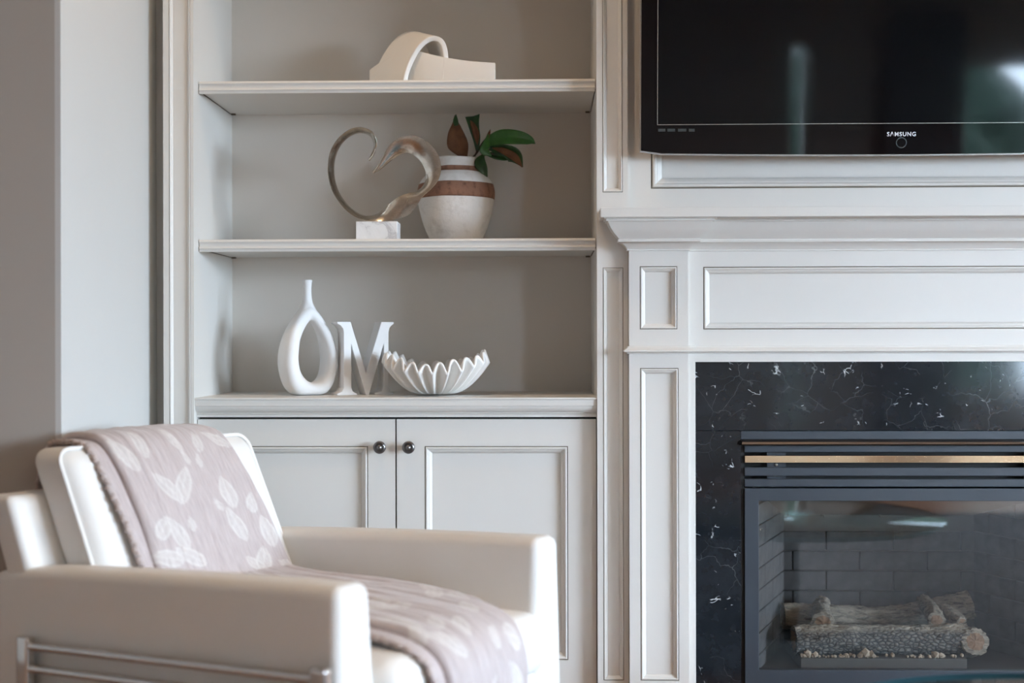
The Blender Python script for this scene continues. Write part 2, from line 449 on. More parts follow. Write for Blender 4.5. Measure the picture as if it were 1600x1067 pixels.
# ------------------------------------------------------------------ room shell
def wall_with_openings(name, axis, pos, a0, a1, z0, z1, holes, m, th=0.14, sgn=1):
    b = B(); xs = sorted({a0, a1, *[h[0] for h in holes], *[h[1] for h in holes]}); zs = sorted({z0, z1, *[h[2] for h in holes], *[h[3] for h in holes]})
    for i in range(len(xs)-1):
        for j in range(len(zs)-1):
            cx, cz = (xs[i]+xs[i+1])/2, (zs[j]+zs[j+1])/2
            if any(h[0] < cx < h[1] and h[2] < cz < h[3] for h in holes): continue
            if axis == 'y': b.box(xs[i], xs[i+1], min(pos, pos+sgn*th), max(pos, pos+sgn*th), zs[j], zs[j+1])
            else: b.box(min(pos, pos+sgn*th), max(pos, pos+sgn*th), xs[i], xs[i+1], zs[j], zs[j+1])
    return b.obj(name, m, weld=False, kind='structure')
YWALL = 3.55
boxobj('floor', (XL-0.2, XR+0.2, YBACK-0.2, YWALL+0.1, -0.1, 0.0), M['floor'], kind='structure')
boxobj('ceiling', (XL-0.2, XR+0.2, YBACK-0.2, YWALL+0.1, ZC, ZC+0.1), M['ceiling'], kind='structure')
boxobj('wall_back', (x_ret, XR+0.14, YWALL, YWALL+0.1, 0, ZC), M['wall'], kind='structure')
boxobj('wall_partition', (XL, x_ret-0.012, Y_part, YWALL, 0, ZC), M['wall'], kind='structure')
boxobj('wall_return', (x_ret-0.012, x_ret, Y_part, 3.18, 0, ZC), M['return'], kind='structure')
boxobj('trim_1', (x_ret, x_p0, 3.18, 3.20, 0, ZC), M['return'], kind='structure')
boxobj('wall_left', (XL-0.14, XL, YBACK, YWALL, 0, ZC), M['wall'], kind='structure')
wall_with_openings('wall_behind_camera', 'y', YBACK, XL, XR, 0, ZC, [(a0, a1, z0, z1) for wl, a0, a1, z0, z1 in WIN if wl == 'back'], M['wall'], sgn=-1)
wall_with_openings('wall_right', 'x', XR, YBACK, YWALL, 0, ZC, [(a0, a1, z0, z1) for wl, a0, a1, z0, z1 in WIN if wl == 'right'], M['wall'])
for k, (wl, a0, a1, z0, z1) in enumerate(WIN):
    wr = bpy.data.objects.new('window_%d' % (k+1), None); col.objects.link(wr); wr['kind'] = 'structure'
    nb = max(1, round((a1-a0)/1.1)); fr = 0.05
    def wb(b, u0, u1, w0, w1, d0=0.04, d1=0.10):
        if wl == 'back': b.box(u0, u1, YBACK-d1, YBACK-d0, w0, w1)
        else: b.box(XR+d0, XR+d1, u0, u1, w0, w1)
    b = B(); wb(b, a0, a1, z0, z0+fr); wb(b, a0, a1, z1-fr, z1); wb(b, a0, a0+fr, z0+fr, z1-fr); wb(b, a1-fr, a1, z0+fr, z1-fr)
    b.obj('window_frame', M['trim'], wr, weld=False)
    for q in range(nb):
        u0 = a0+(a1-a0)*q/nb; u1 = a0+(a1-a0)*(q+1)/nb
        if q: b = B(); wb(b, u0-0.03, u0+0.03, z0+fr, z1-fr); b.obj('mullion', M['trim'], wr)
        b = B(); wb(b, u0+0.03, u1-0.03, z0+fr, z1-fr, 0.065, 0.071); b.obj('pane', M['wpane'], wr)

# ------------------------------------------------------------------ built-in bookcase
bk = thing('built_in_bookcase', 'tall off-white built-in bookcase with panelled pilasters left of the fireplace', 'bookcase', (0.0, YN, 0))
ZT = 2.46
b = B()
# left pilaster: one tall recessed panel
lp = (X(264.5, YB), X(298, YB), 0.16, ZT-0.10)
board(b, x_p0, x_p1, 0, ZC, YB, 0.02, [lp]); b.obj('pilaster', M['trim'], bk)
moulded_panel(bk, *lp, YB, 0.62)
b = B()
rp1 = (X(942, YB), X(973.5, YB), Z(300.5, YB, 955), ZT-0.10); rp2 = (X(942, YB), X(974, YB), Z(1063, YB, 955), Z(418, YB, 955))
board(b, x_r0, x_r1, 0, ZC, YB, 0.02, [rp1, rp2]); b.obj('pilaster', M['trim'], bk)
moulded_panel(bk, *rp1, YB, 0.75); moulded_panel(bk, *rp2, YB, 0.75)
zct = Z(621.5, YB, 618)      # counter level
boxobj('side_panel', (x_p0+0.003, x_p1, YB+0.02, YN+0.02, 0, ZC), M['trim'], bk)
boxobj('side_panel', (x_r0, x_r1-0.003, YB+0.02, YN+0.02, 0, ZC), M['trim'], bk)
boxobj('back_panel', (x_p1, x_r0, YN, YN+0.015, zct-0.03, ZC), M['shaded_trim'], bk)
boxobj('header', (x_p1, x_r0, YB, YB+0.02, ZT-0.04, ZC), M['trim'], bk)
boxobj('top_panel', (x_p1, x_r0, YB+0.02, YN, ZT-0.04, ZT-0.02), M['trim'], bk)
ys = YB+0.040
sh_levels = [Z(124.8, ys, 618), Z(373.0, ys, 618), 2.03]
for zt in sh_levels:
    s0, s1 = x_p1+0.002, x_r0-0.002
    sh = boxobj('shelf', (s0, s1, ys+0.012, YN-0.001, zt-0.022, zt), M['trim'], bk)
    b = B(); h = 0.030
    prof = [(0, zt), (0.008, zt), (0.0115, zt-0.003), (0.012, zt-0.006), (0.0085, zt-0.0085), (0.0072, zt-0.013), (0.0085, zt-0.0185),
            (0.0115, zt-0.0205), (0.0115, zt-0.0225), (0.0085, zt-0.0245), (0.008, zt-h), (0, zt-h)]
    sweep(b, [(s0, ys+0.012), (s1, ys+0.012)], prof); smooth_by_angle(b.obj('edge_moulding', M['trim'], sh), 40)
    for px_ in (s0+0.007, s1-0.007):
        for yy in (ys+0.022, YN-0.02):
            b = B(); b.box(px_-0.006, px_+0.006, yy-0.004, yy+0.004, zt-0.0258, zt-0.022); b.obj('shelf_pin', M['pin'], sh)
    for px_, sg in ((x_p1, 1), (x_r0, -1)):
        b = B(); b.box(min(px_, px_+sg*0.0012), max(px_, px_+sg*0.0012), ys+0.024, YN-0.02, zt-0.0236, zt-0.0205); b.obj('dark_end_strip', M['pin'], sh)  # thin dark line along the gap at each shelf end

# counter
ct = thing('cabinet_counter', 'off-white moulded counter top on the cabinet under the shelves', 'counter', ((x_p1+x_r0)/2, 3.3, zct))
boxobj('counter_board', (x_p1+0.0005, x_r0-0.0005, YB+0.012, YN-0.0005, zct-0.03, zct), M['trim'], ct)
b = B(); z_ = lambda py: Z(py, YB, 618)
y0 = YB+0.012; base = YD-YB-0.012
prof = [(-0.002, zct), (0.0085, zct), (0.0095, zct-0.0025), (0.0085, z_(625)), (0.0065, z_(625.4)), (0.0065, z_(634.2)), (0.0045, z_(634.8)),
        (0.0042, z_(636)), (0.0020, z_(640)), (-0.003, z_(643.5)), (-0.010, z_(645.5)), (-0.010, z_(646)), (-0.008, z_(646.8)), (-0.010, z_(648)),
        (-0.012, z_(648.2)), (-0.012, z_(652.6)), (-0.03, z_(652.6))]
sweep(b, [(x_p1+0.0005, y0), (x_r0-0.0005, y0)], prof); smooth_by_angle(b.obj('counter_moulding', M['trim'], ct), 30)

# base cabinet
cb = thing('base_cabinet', 'off-white two-door base cabinet under the shelves with dark round knobs', 'cabinet', ((x_p1+x_r0)/2, 3.3, 0))
zdt = Z(655, YD, 618); zdb = 0.115
b = B(); b.box(x_p1+0.001, x_r0-0.001, YD+0.024, YN-0.002, 0.0, zct-0.032); b.obj('carcass', M['dark'], cb)
boxobj('plinth', (x_p1+0.001, x_r0-0.001, YD, YD+0.022, 0, 0.11), M['trim'], cb)
for (pa, pb, ka, kb, kx) in ((308.5, 617.2, 353, 574.5, 594.5), (619.6, 931.0, 663, 887, 639.5)):
    dr_ext = (X(pa, YD), X(pb, YD), zdb, zdt)
    hole = (X(ka, YD), X(kb, YD), Z(1031, YD, 780), Z(697, YD, 770))
    b = B(); board(b, *dr_ext, YD, 0.021, [hole]); d = b.obj('door', M['trim'], cb)
    moulded_panel(d, *hole, YD, 1.25)
    kc = at(kx, 698, YD)
    b = B(); r = 0.0155
    lathe(b, [(0.010, 0.0), (0.011, 0.002), (0.0065, 0.005), (0.0055, 0.012), (0.009, 0.015), (r, 0.018), (r, 0.0205), (0.0135, 0.0235), (0.0108, 0.0240),
              (0.0100, 0.0232), (0.0092, 0.0250), (0.0080, 0.0252), (0.0074, 0.0240), (0.0066, 0.0255), (0.0045, 0.0280), (0.0015, 0.0290)], kc, '-y', 28)
    smooth_by_angle(b.obj('knob', M['knob'], d), 50)

# ------------------------------------------------------------------ wall over the mantel
zm = Z(323.8, YP-0.07, 1000)    # mantel shelf level
om = bpy.data.objects.new('wall_overmantel', None); col.objects.link(om); om['kind'] = 'structure'
XE = 2*FC - X(981.5, YO)     # mirrored edge
hole = (X(1017.6, YO), 2*FC-X(1017.6, YO), Z(294.5, YO, 1100), 2.42)
b = B(); board(b, X(981.0, YO), XE, zm-0.15, ZC, YO, 0.02, [hole]); b.obj('panel_board', M['trim'], om)
moulded_panel(om, *hole, YO, 2.0, 'wall_panel')
boxobj('wall_panel_side', (XE, XR, YO, YO+0.06, 0, ZC), M['trim'], om)

# ------------------------------------------------------------------ fireplace surround
fs = thing('fireplace_surround', 'off-white panelled wooden mantelpiece surround with crown moulding around black marble', 'mantelpiece', (FC, 3.0, 0))
mir = lambda x: 2*FC-x
xa0, xa1 = X(983, YP), X(1075.5, YP)
xin = X(1086.5, YF)          # inner edge of trim, start of marble
zmar = Z(565.2, YM, 1200)    # top of marble
z_cb = Z(391, YP, 1030); z_as0, z_as1 = Z(552, YP, 1030), Z(541, YP, 1030)
up = (X(999.8, YP), X(1058.3, YP), Z(514.5, YP, 1030), Z(416, YP, 1030)); lo = (X(1000, YP), X(1060, YP), Z(1063.5, YP, 1030), Z(575, YP, 1030))
for s in (0, 1):
    f = (lambda h: h) if s == 0 else (lambda h: (mir(h[1]), mir(h[0]), h[2], h[3]))
    e = f((xa0, xa1, 0, z_cb+0.02)); b = B(); board(b, *e, YP, YO-YP, [f(up), f(lo)]); pl = b.obj('pilaster', M['trim'], fs)
    moulded_panel(pl, *f(up), YP, 0.95); moulded_panel(pl, *f(lo), YP, 0.95)
    t = f((xa1, xin, 0, zmar)); boxobj('inner_trim', (t[0], t[1], YF, YO, t[2], t[3]), M['trim'], fs, bevel=0.0012)
fz = (X(1099, YF), mir(X(1099, YF)), Z(514.5, YF, 1200), Z(416.5, YF, 1200))
b = B(); board(b, xa1, mir(xa1), zmar, z_cb+0.02, YF, 0.05, [fz]); fr_ = b.obj('frieze', M['trim'], fs)
moulded_panel(fr_, *fz, YF, 1.15)
path = [(xa0, YO), (xa0, YP), (xa1, YP), (xa1, YF), (mir(xa1), YF), (mir(xa1), YP), (mir(xa0), YP), (mir(xa0), YO)]
zz = lambda py, o: Z(py, YP-o, 1030)
z_sl = zz(339.3, 0.0685)
crown = [(0.0, z_sl), (0.061, z_sl), (0.061, zz(341.2, .061)), (0.0565, zz(341.6, .057)), (0.0575, zz(344.6, .057)), (0.053, zz(345.0, .053)), (0.050, zz(349, .05)), (0.045, zz(356, .045)),
         (0.038, zz(363, .038)), (0.030, zz(369, .03)), (0.0255, zz(372.6, .025)), (0.0255, zz(373.2, .025)), (0.0275, zz(373.6, .026)), (0.0275, zz(377.4, .026)), (0.022, zz(378, .022)), (0.015, zz(381, .015)),
         (0.008, zz(385, .01)), (0.0045, zz(389.5, .0)), (0.0045, zz(391.4, .0)), (0.0, zz(391.6, .0))]
b = B(); sweep(b, path, crown); smooth_by_angle(b.obj('crown_moulding', M['trim'], fs), 28)
b = B(); o = 0.071
b.box(xa0-o, mir(xa0)+o, YP-o, YO, z_sl, zm); b.obj('mantel_shelf', M['trim'], fs, bevel=0.0015)
zz2 = lambda py: Z(py, YP, 1030)
ast = [(0.0, zz2(540.6)), (0.004, zz2(541)), (0.0045, zz2(542.8)), (0.0095, zz2(546)), (0.0125, zz2(547)), (0.013, zz2(549)), (0.011, zz2(550.2)), (0.005, zz2(550.6)), (0.0045, zz2(552.2)), (0.0, zz2(552.6))]
b = B(); sweep(b, path, ast); smooth_by_angle(b.obj('astragal_moulding', M['trim'], fs), 35)

# marble slabs
ms = thing('marble_surround', 'black marble slabs with white veins framing the gas fireplace', 'fireplace surround', (FC, 3.0, 0))
zj = Z(673.0, YM, 1120); xi = X(1157, YM)
boxobj('slab', (xin, mir(xin), YM, YM+0.02, zj+0.0005, zmar), M['marble'], ms, bevel=0.0006)
for s in (0, 1):
    e = (xin, xi) if s == 0 else (mir(xi), mir(xin))
    boxobj('slab', (e[0], e[1], YM, YM+0.02, 0.0, zj-0.0005), M['marble'], ms, bevel=0.0006)

# ------------------------------------------------------------------ gas fireplace insert
fi = thing('gas_fireplace', 'dark blue-black gas fireplace insert with louvres, brass bar and glass front', 'fireplace', (FC, 3.1, 0))
YI = 3.108
zi = lambda py: Z(py, YI, 1300)
xs0 = X(1163, YI); x0i = xi+0.001
boxobj('top_fascia', (x0i, mir(x0i), YI-0.002, YI+0.03, zi(686), zj-0.001), M['iron'], fi)
for s in (0, 1):
    e = (x0i, xs0) if s == 0 else (mir(xs0), mir(x0i))
    boxobj('side_channel', (e[0], e[1], YI+0.006, YI+0.05, 0.05, zi(686)), M['black'], fi)
b = B(); hp = [(0, zi(686.5)), (0.012, zi(687)), (0.019, zi(689.5)), (0.021, zi(693)), (0.018, zi(694.8)), (0, zi(694.8))]
sweep(b, [(x0i+0.002, YI+0.02), (x0i+0.012, YI), (mir(x0i)-0.012, YI), (mir(x0i)-0.002, YI+0.02)], hp); smooth_by_angle(b.obj('hood', M['hood'], fi), 30)
for a, c in ((696, 706.5), (730.5, 743.5), (748.5, 760.5)):
    b = B(); b.box(xs0, mir(xs0), YI, YI+0.012, zi(c), zi(a)); b.obj('louvre_slat', M['iron'], fi, bevel=0.0012)
b = B(); b.box(xs0, mir(xs0), YI-0.004, YI+0.010, zi(722.8), zi(711.8)); b.obj('brass_bar', M['brass'], fi, bevel=0.0008)
b = B(); b.box(xs0, mir(xs0), YI+0.045, YI+0.05, zi(763), zi(686)); b.obj('louvre_backing', M['black'], fi)
for s in (0, 1, 2):
    u0, u1 = X(1198, YI+0.02), X(1227, YI+0.02)
    if s == 1: u0, u1 = mir(u1), mir(u0)
    if s == 2: u0, u1 = X(1599, YI+0.02), X(1625, YI+0.02)
    br = boxobj('louvre_bracket', (u0, u1, YI+0.016, YI+0.02, zi(762), zi(694)), M['iron'], fi)
    if s == 0:
        k_ = at(1213, 726, YI+0.016); b = B(); lathe(b, [(0.0036, 0), (0.0036, 0.002), (0.002, 0.0032)], k_, '-y', 12); b.obj('screw', M['steel'], br)
zg1, zg0 = zi(782.3), zi(1046.5)
xg0 = X(1184.5, YI)
door = thing  # (keeps the name free)
b = B(); board(b, xs0, mir(xs0), 0.14, zi(763), YI-0.004, 0.022, [(xg0, mir(xg0), zg0, zg1)])
dfr = b.obj('door_frame', M['iron'], fi, bevel=0.001)
boxobj('glass_pane', (xg0-0.004, mir(xg0)+0.004, YI+0.008, YI+0.012, zg0-0.004, zg1+0.004), M['pane'], dfr)
boxobj('lower_grille', (xs0, mir(xs0), YI, YI+0.012, 0.02, 0.135), M['iron'], fi)
# firebox
YK = 3.42
xk0, xk1 = X(1222, YK), X(1522, YK)
zf = zg0-0.012; zbt = Z(829.5, YK, 1372); ztop = zg1+0.02
YG = YI+0.02
boxobj('firebox_floor', (xg0-0.03, mir(xg0)+0.03, YG, YK+0.03, zf-0.01, zf), M['fbmetal'], fi)
boxobj('firebox_back', (xk0-0.02, xk1+0.02, YK+0.006, YK+0.016, zf, ztop+0.02), M['mortar'], fi)
# upper metal: vertical band, sloped roof
b = B(); zr = Z(805, YK-0.01, 1372)
b.quad((xk0, YK-0.004, zbt), (xk1, YK-0.004, zbt), (xk1, YK-0.004, zr), (xk0, YK-0.004, zr))
b.quad((xk0, YK-0.004, zr), (xk1, YK-0.004, zr), (mir(xg0)+0.004, YG, ztop), (xg0-0.004, YG, ztop)); b.obj('smoke_shelf', M['fbmetal'], fi)
for u in (1287, 1375):
    b = B(); lathe(b, [(0.004, 0), (0.004, 0.002), (0.0015, 0.003)], at(u, 806, YK-0.008), '-y', 10); b.obj('rivet', M['fbmetal'], fi)
rowh = (zbt-Z(922.5, YK, 1372))/3.0; bl = X(1394.5, YK)-X(1289.5, YK); gap = 0.0028
def brick_mesh(L, H):
    b = B(); b.box(0, L, 0, 0.012, 0, H); return b.mesh('brick', bevel=0.0015, seg=1)
bm_cache = {}
r = 0; z1 = zbt
off0 = X(1289.5, YK)
while z1 > zf+0.005:
    z0_ = max(zf, z1-rowh)
    o_ = off0 if r % 2 == 0 else off0 + bl/2
    x = o_ - 4*bl
    while x < xk1:
        p0, p1 = max(x+gap/2, xk0), min(x+bl-gap/2, xk1)
        if p1-p0 > 0.008:
            key = (round(p1-p0, 4), round(z1-z0_-gap, 4))
            if key not in bm_cache: bm_cache[key] = brick_mesh(*key)
            o = link('brick', bm_cache[key], M['brick'], fi); o.location = (p0, YK-0.004, z0_+gap/2)
        x += bl
    z1 -= rowh; r += 1
for s in (0, 1):   # splayed side walls, brick by brick
    A = Vector((xg0-0.004, YG)) if s == 0 else Vector((mir(xg0)+0.004, YG)); C = Vector((xk0, YK)) if s == 0 else Vector((xk1, YK))
    d = C-A; Ls = d.length; ang = math.atan2(d.y, d.x); nrm = Vector((d.y, -d.x)).normalized()*(1 if s == 0 else -1)
    b = B(); q = nrm*-0.006
    for (h0, h1) in ((zf, ztop+0.01),):
        b.quad((A.x+q.x, A.y+q.y, h0), (C.x+q.x, C.y+q.y, h0), (C.x+q.x, C.y+q.y, h1), (A.x+q.x, A.y+q.y, h1))
    b.obj('firebox_side', M['mortar'], fi)
    r = 0; z1 = zbt + rowh*2
    while z1 > zf+0.005:
        z0_ = max(zf, z1-rowh); x = -(0 if r % 2 == 0 else bl/2)
        while x < Ls:
            p0, p1 = max(x+gap/2, 0), min(x+bl-gap/2, Ls)
            if p1-p0 > 0.01:
                key = (round(p1-p0, 4), round(min(z1, ztop)-z0_-gap, 4))
                if key[1] > 0.005:
                    if key not in bm_cache: bm_cache[key] = brick_mesh(*key)
                    o = link('brick', bm_cache[key], M['brick'], fi)
                    base_ = A + d.normalized()*p0 + (nrm*0.004 if s == 0 else nrm*-0.008)
                    o.location = (base_.x, base_.y, z0_+gap/2); o.rotation_euler = (0, 0, ang)
            x += bl
        z1 -= rowh; r += 1

# burner tray and ceramic logs
zt_ = Z(1029, 3.16, 1380)
tray = boxobj('burner_tray', (X(1250, 3.16), X(1510, 3.16), 3.16, 3.37, zf, zt_), M['fbmetal'], None, bevel=0.002,
              label='grey metal burner tray under the ceramic logs', cat='burner tray')
def log(name, label, pts, radii, m, seg=40, n=64, amp=0.006, flat=1.0, seed=0):
    path = catmull(pts, n); rr = [c.x for c in catmull([(q, 0, 0) for q in radii], n)]
    b = B(); rows = []; off = Vector((seed*7.3, seed*3.1, seed*1.7))
    for i, p in enumerate(path):
        t = (path[min(i+1, n-1)]-path[max(i-1, 0)]).normalized()
        s = t.cross(Vector((0, 0, 1))).normalized(); u = s.cross(t).normalized(); row = []
        for k in range(seg):
            a = 2*math.pi*k/seg; dr = (s*math.cos(a)+u*math.sin(a)*flat)
            q = p+dr*rr[i]
            ridg = 1-abs(noise.noise(Vector((i*0.09+off.x, math.cos(a)*3.2+off.y, math.sin(a)*3.2+off.z))))*2
            fin = noise.noise(q*140+off)*0.6 + noise.noise(q*45+off)
            row.append(q+dr*(amp*(ridg-0.5)+amp*0.45*fin))
        rows.append(row)
    b.grid(rows, closed_u=True)
    for e, fl in ((0, False), (n-1, True)):
        c = sum((Vector(q) for q in rows[e]), Vector())/seg; t = (path[1]-path[0] if e == 0 else path[-1]-path[-2]).normalized()*(-1 if e == 0 else 1)
        inner = [[c+(Vector(q)-c)*f+t*(0.003*(1-f)+0.004*noise.noise(Vector(q)*90+Vector((f*3, 0, 0)))) for q in rows[e]] for f in (1.0, 0.66, 0.4, 0.1)]
        b.grid(inner[:2], closed_u=True); b.grid(inner[1:], closed_u=True, mi=1); b.fan(inner[-1], 1)
    o = b.obj(name, [m, M['cut']], None, smooth=True, label=label, cat='log', group='ceramic fireplace logs'); return o
A_ = lambda px, py, Y: at(px, py, Y+0.12)
zl = zt_
log('ceramic_log', 'large charred ceramic log lying in front on the burner tray',
    [A_(1240, 1000, 3.09), A_(1300, 999, 3.095), A_(1380, 1000, 3.10), A_(1450, 1000, 3.10), A_(1512, 996, 3.09)], [0.036, 0.037, 0.036, 0.037, 0.036], M['charred'], 48, 90, 0.005, 1.0, 1)
log('ceramic_log', 'short stub ceramic log with tan cut end right of the charred front log',
    [A_(1500, 1004, 3.16), A_(1512, 1003, 3.11), A_(1524, 1002, 3.055)], [0.036, 0.037, 0.033], M['bark'], 40, 40, 0.005, 1.0, 2)
log('ceramic_log', 'long pale ceramic log lying at the back against the firebox bricks',
    [A_(1223, 962, 3.22), A_(1290, 963, 3.225), A_(1380, 966, 3.23), A_(1460, 956, 3.225), A_(1516, 944, 3.22)], [0.032, 0.031, 0.029, 0.033, 0.036], M['bark'], 44, 90, 0.006, 1.0, 3)
log('ceramic_log', 'stubby ceramic log bridging front and back logs, left one',
    [A_(1284, 943, 3.25), A_(1283, 955, 3.19), A_(1286, 972, 3.10)], [0.021, 0.021, 0.026], M['bark'], 36, 40, 0.005, 1.0, 4)
log('ceramic_log', 'slanting forked ceramic log bridging front and back logs, right one',
    [A_(1442, 938, 3.24), A_(1450, 948, 3.18), A_(1464, 968, 3.10)], [0.016, 0.019, 0.021], M['bark'], 36, 40, 0.005, 1.0, 5)
log('ceramic_log', 'thin ceramic branch lying to the right of the slanting log',
    [A_(1462, 946, 3.17), A_(1484, 958, 3.13), A_(1502, 972, 3.09)], [0.014, 0.016, 0.015], M['bark'], 30, 40, 0.004, 1.0, 6)
b = B(); rs = random.Random(3)
def pebble(b, c, r, rs):
    bmm = bmesh.new(); bmesh.ops.create_icosphere(bmm, subdivisions=1, radius=r)
    i = len(b.v); k = Vector((rs.random()*9, rs.random()*9, rs.random()*9))
    for v in bmm.verts: b.v.append(tuple(Vector(c)+v.co*(1+0.5*noise.noise(v.co/r*1.3+k))))
    for f in bmm.faces: b.f.append(tuple(i+v.index for v in f.verts)); b.m.append(0)
    bmm.free()
for q in range(150):
    px_ = rs.choice([rs.uniform(1252, 1330), rs.uniform(1252, 1275), rs.uniform(1300, 1400), rs.uniform(1340, 1368), rs.uniform(1415, 1505), rs.uniform(1450, 1475)])
    r_ = rs.uniform(0.0018, 0.0055); p = at(px_, 1027, 3.172+rs.uniform(-0.006, 0.01))
    pebble(b, (p.x, p.y, zt_+r_*0.8), r_, rs)
for px_, r_ in ((1262, 0.010), (1274, 0.008), (1352, 0.013), (1362, 0.010), (1345, 0.008), (1462, 0.010), (1470, 0.007)):
    p = at(px_, 1020, 3.170); pebble(b, (p.x, p.y, zt_+r_*0.8), r_, rs)
b.obj('ember_stones', M['ember'], None, weld=False, kind='stuff', label='scattered tan ember stones along the burner tray edge', cat='ember stones')

# ------------------------------------------------------------------ television
YT = 3.06; tilt = R(4.0)
xt0 = X(1000.5, YT); hw = X(1408, YT)-xt0; zt0 = Z(241.5, YT, 1005); TH = 2*hw*0.60
tvx = xt0+hw
tv = thing('television', 'large black flat-screen television mounted on the panelled wall above the mantel', 'television', (tvx, YT, zt0))
def tvp(u, v, d): # u across, v up, d towards the room
    return Vector((tvx+u, YT - v*math.sin(tilt) - d*math.cos(tilt), zt0 + v*math.cos(tilt) - d*math.sin(tilt)))
def tv_slab(name, m, u0, u1, v0, v1, d0, d1, bow=0.0, parent=tv, rad=0.006, n=24):
    ring = []
    for k in range(n+1):
        t = k/n; u = u0+(u1-u0)*t; e = min(u-u0, u1-u); c = 0 if e >= rad else rad-math.sqrt(max(0, rad*rad-(rad-e)**2))
        ring.append((u, v0-bow*(1-(2*t-1)**2)+c))
    ring += [(u1, v1), (u0, v1)]
    b = B(); b.fan([tvp(u, v, d1) for u, v in ring]); b.fan([tvp(u, v, d0) for u, v in ring], flip=True)
    for k in range(len(ring)):
        p, q = ring[k], ring[(k+1) % len(ring)]
        b.quad(tvp(*p, d0), tvp(*q, d0), tvp(*q, d1), tvp(*p, d1))
    return b.obj(name, m, parent)
tv_slab('back_housing', M['black'], -hw+0.02, hw-0.02, 0.03, TH-0.03, -0.05, -0.012)
tv_slab('edge_trim', M['tvedge'], -hw, hw, 0.0, TH, -0.012, -0.002, 0.006)
bz = tv_slab('bezel', M['tv'], -hw+0.0025, hw-0.0025, 0.0035, TH-0.003, -0.008, 0.0, 0.006)
su0 = X(1028, YT)-tvx; sv0 = Z(195, YT, 1030)-zt0
tv_slab('screen', M['screen'], su0, -su0, sv0, TH-0.045, 0.0, 0.0004, 0.0, tv, 0.0001)
b = B()
def tvquad(b, u0, u1, v0, v1, d, d0=0.0):
    b.quad(tvp(u0, v0, d), tvp(u1, v0, d), tvp(u1, v1, d), tvp(u0, v1, d))
tvquad(b, su0-0.0012, su0, sv0-0.0012, TH-0.045, 0.0006); tvquad(b, su0-0.0012, -su0+0.0012, sv0-0.0012, sv0, 0.0006); tvquad(b, -su0, -su0+0.0012, sv0, TH-0.045, 0.0006)
b.obj('screen_line', M['tvline'], tv, weld=False)
def text(name, body, size, u, v, d, m, parent, off=0.0, squeeze=1.0):
    cu = bpy.data.curves.new(name, 'FONT'); cu.body = body; cu.size = size; cu.align_x = 'CENTER'; cu.align_y = 'BOTTOM_BASELINE'; cu.offset = off
    cu.extrude = 0.0002; cu.resolution_u = 4; cu.space_character = 1.16
    tmp = bpy.data.objects.new(name, cu); col.objects.link(tmp)
    bpy.context.view_layer.update()
    me = bpy.data.meshes.new_from_object(tmp.evaluated_get(bpy.context.evaluated_depsgraph_get()))
    bpy.data.objects.remove(tmp)
    for vx in me.vertices: vx.co = tvp(u+vx.co.x*squeeze, v+vx.co.y, d+vx.co.z)
    me.materials.clear()
    return link(name, me, m, parent)
lc = at(1408, 213.2, YT); lu = lc.x-tvx
text('logo_lettering', 'S\u039bMSUNG', 0.0138, lu, lc.z-zt0+0.0005, 0.0006, M['logo'], bz, 0.00022, 0.98)
b = B(); pr = at(1408, 223, YT); rows = []
for rr_ in (0.0130, 0.0105):
    rows.append([tvp(pr.x-tvx+rr_*math.cos(a*math.pi/16), pr.z-zt0+rr_*math.sin(a*math.pi/16), 0.0006) for a in range(32)])
b.grid(rows, closed_u=True); b.obj('power_ring', M['ringl'], bz)
for px0, px1 in ((1028, 1039.5), (1042.5, 1054.5), (1059, 1072), (1076, 1085)):
    b = B(); p, q = at(px0, 206, YT), at(px1, 201.5, YT); tvquad(b, p.x-tvx, q.x-tvx, p.z-zt0, q.z-zt0, 0.0005); b.obj('feature_icon', M['icon'], bz)
boxobj('wall_bracket', (tvx-0.25, tvx+0.25, YT+0.03, YO+0.015, zt0+0.2, zt0+0.45), M['black'], tv)

# ------------------------------------------------------------------ shelf ornaments
# 1. white ribbon sculpture on the top shelf
zs1, zs2 = sh_levels[0], sh_levels[1]
YS = 3.26
kn = thing('ribbon_sculpture', 'ivory looped ribbon sculpture on the upper shelf', 'sculpture', (X(670, YS), YS, zs1))
def Pz(px, py, Y, zmin): 
    p = at(px, py, Y); return Vector((p.x, p.y, max(p.z, zmin)))
fc_ = [Pz(x, y, YS-0.035, zs1) for x, y in ((633, 130), (637, 112), (645, 92), (656, 74), (669, 63), (681, 60.5), (691, 66), (696, 80), (697, 100), (694, 130))]
bc_ = [Pz(x, y, YS+0.075, zs1) for x, y in ((587, 130), (591, 110), (601, 88), (615, 68), (629, 56), (643, 52), (657, 56), (668, 68), (676, 92), (680, 130))]
n = 60; f1 = catmull(fc_, n); f2 = catmull(bc_, n); rows = []
for i in range(n):
    rows.append([f1[i].lerp(f2[i], k/12) for k in range(13)])
b = B(); b.grid(rows)
lo_ = b.obj('loop_band', M['resin'], kn, smooth=True)
md = lo_.modifiers.new('thick', 'SOLIDIFY'); md.thickness = 0.013; md.offset = 0
bv = lo_.modifiers.new('soft', 'BEVEL'); bv.width = 0.002; bv.segments = 2; bv.limit_method = 'ANGLE'; bv.angle_limit = R(50)
rows = []
for px_, top, Y in ((774, 98.5, YS-0.045), (755, 97.5, YS-0.043), (735, 96, YS-0.040), (712, 93, YS-0.036), (690, 89, YS-0.030), (668, 84, YS-0.022), (650, 79, YS-0.012), (640, 78, YS), (620, 84, YS+0.03), (600, 95, YS+0.06), (584, 106, YS+0.085), (579, 110, YS+0.09)):
    t_ = at(px_, top, Y); rows.append([Vector((t_.x, Y, zs1+0.0005)), Vector((t_.x, Y, zs1+(t_.z-zs1)*0.5)), t_])
b = B(); b.grid(rows); tl = b.obj('tail_band', M['resin'], kn, smooth=True)
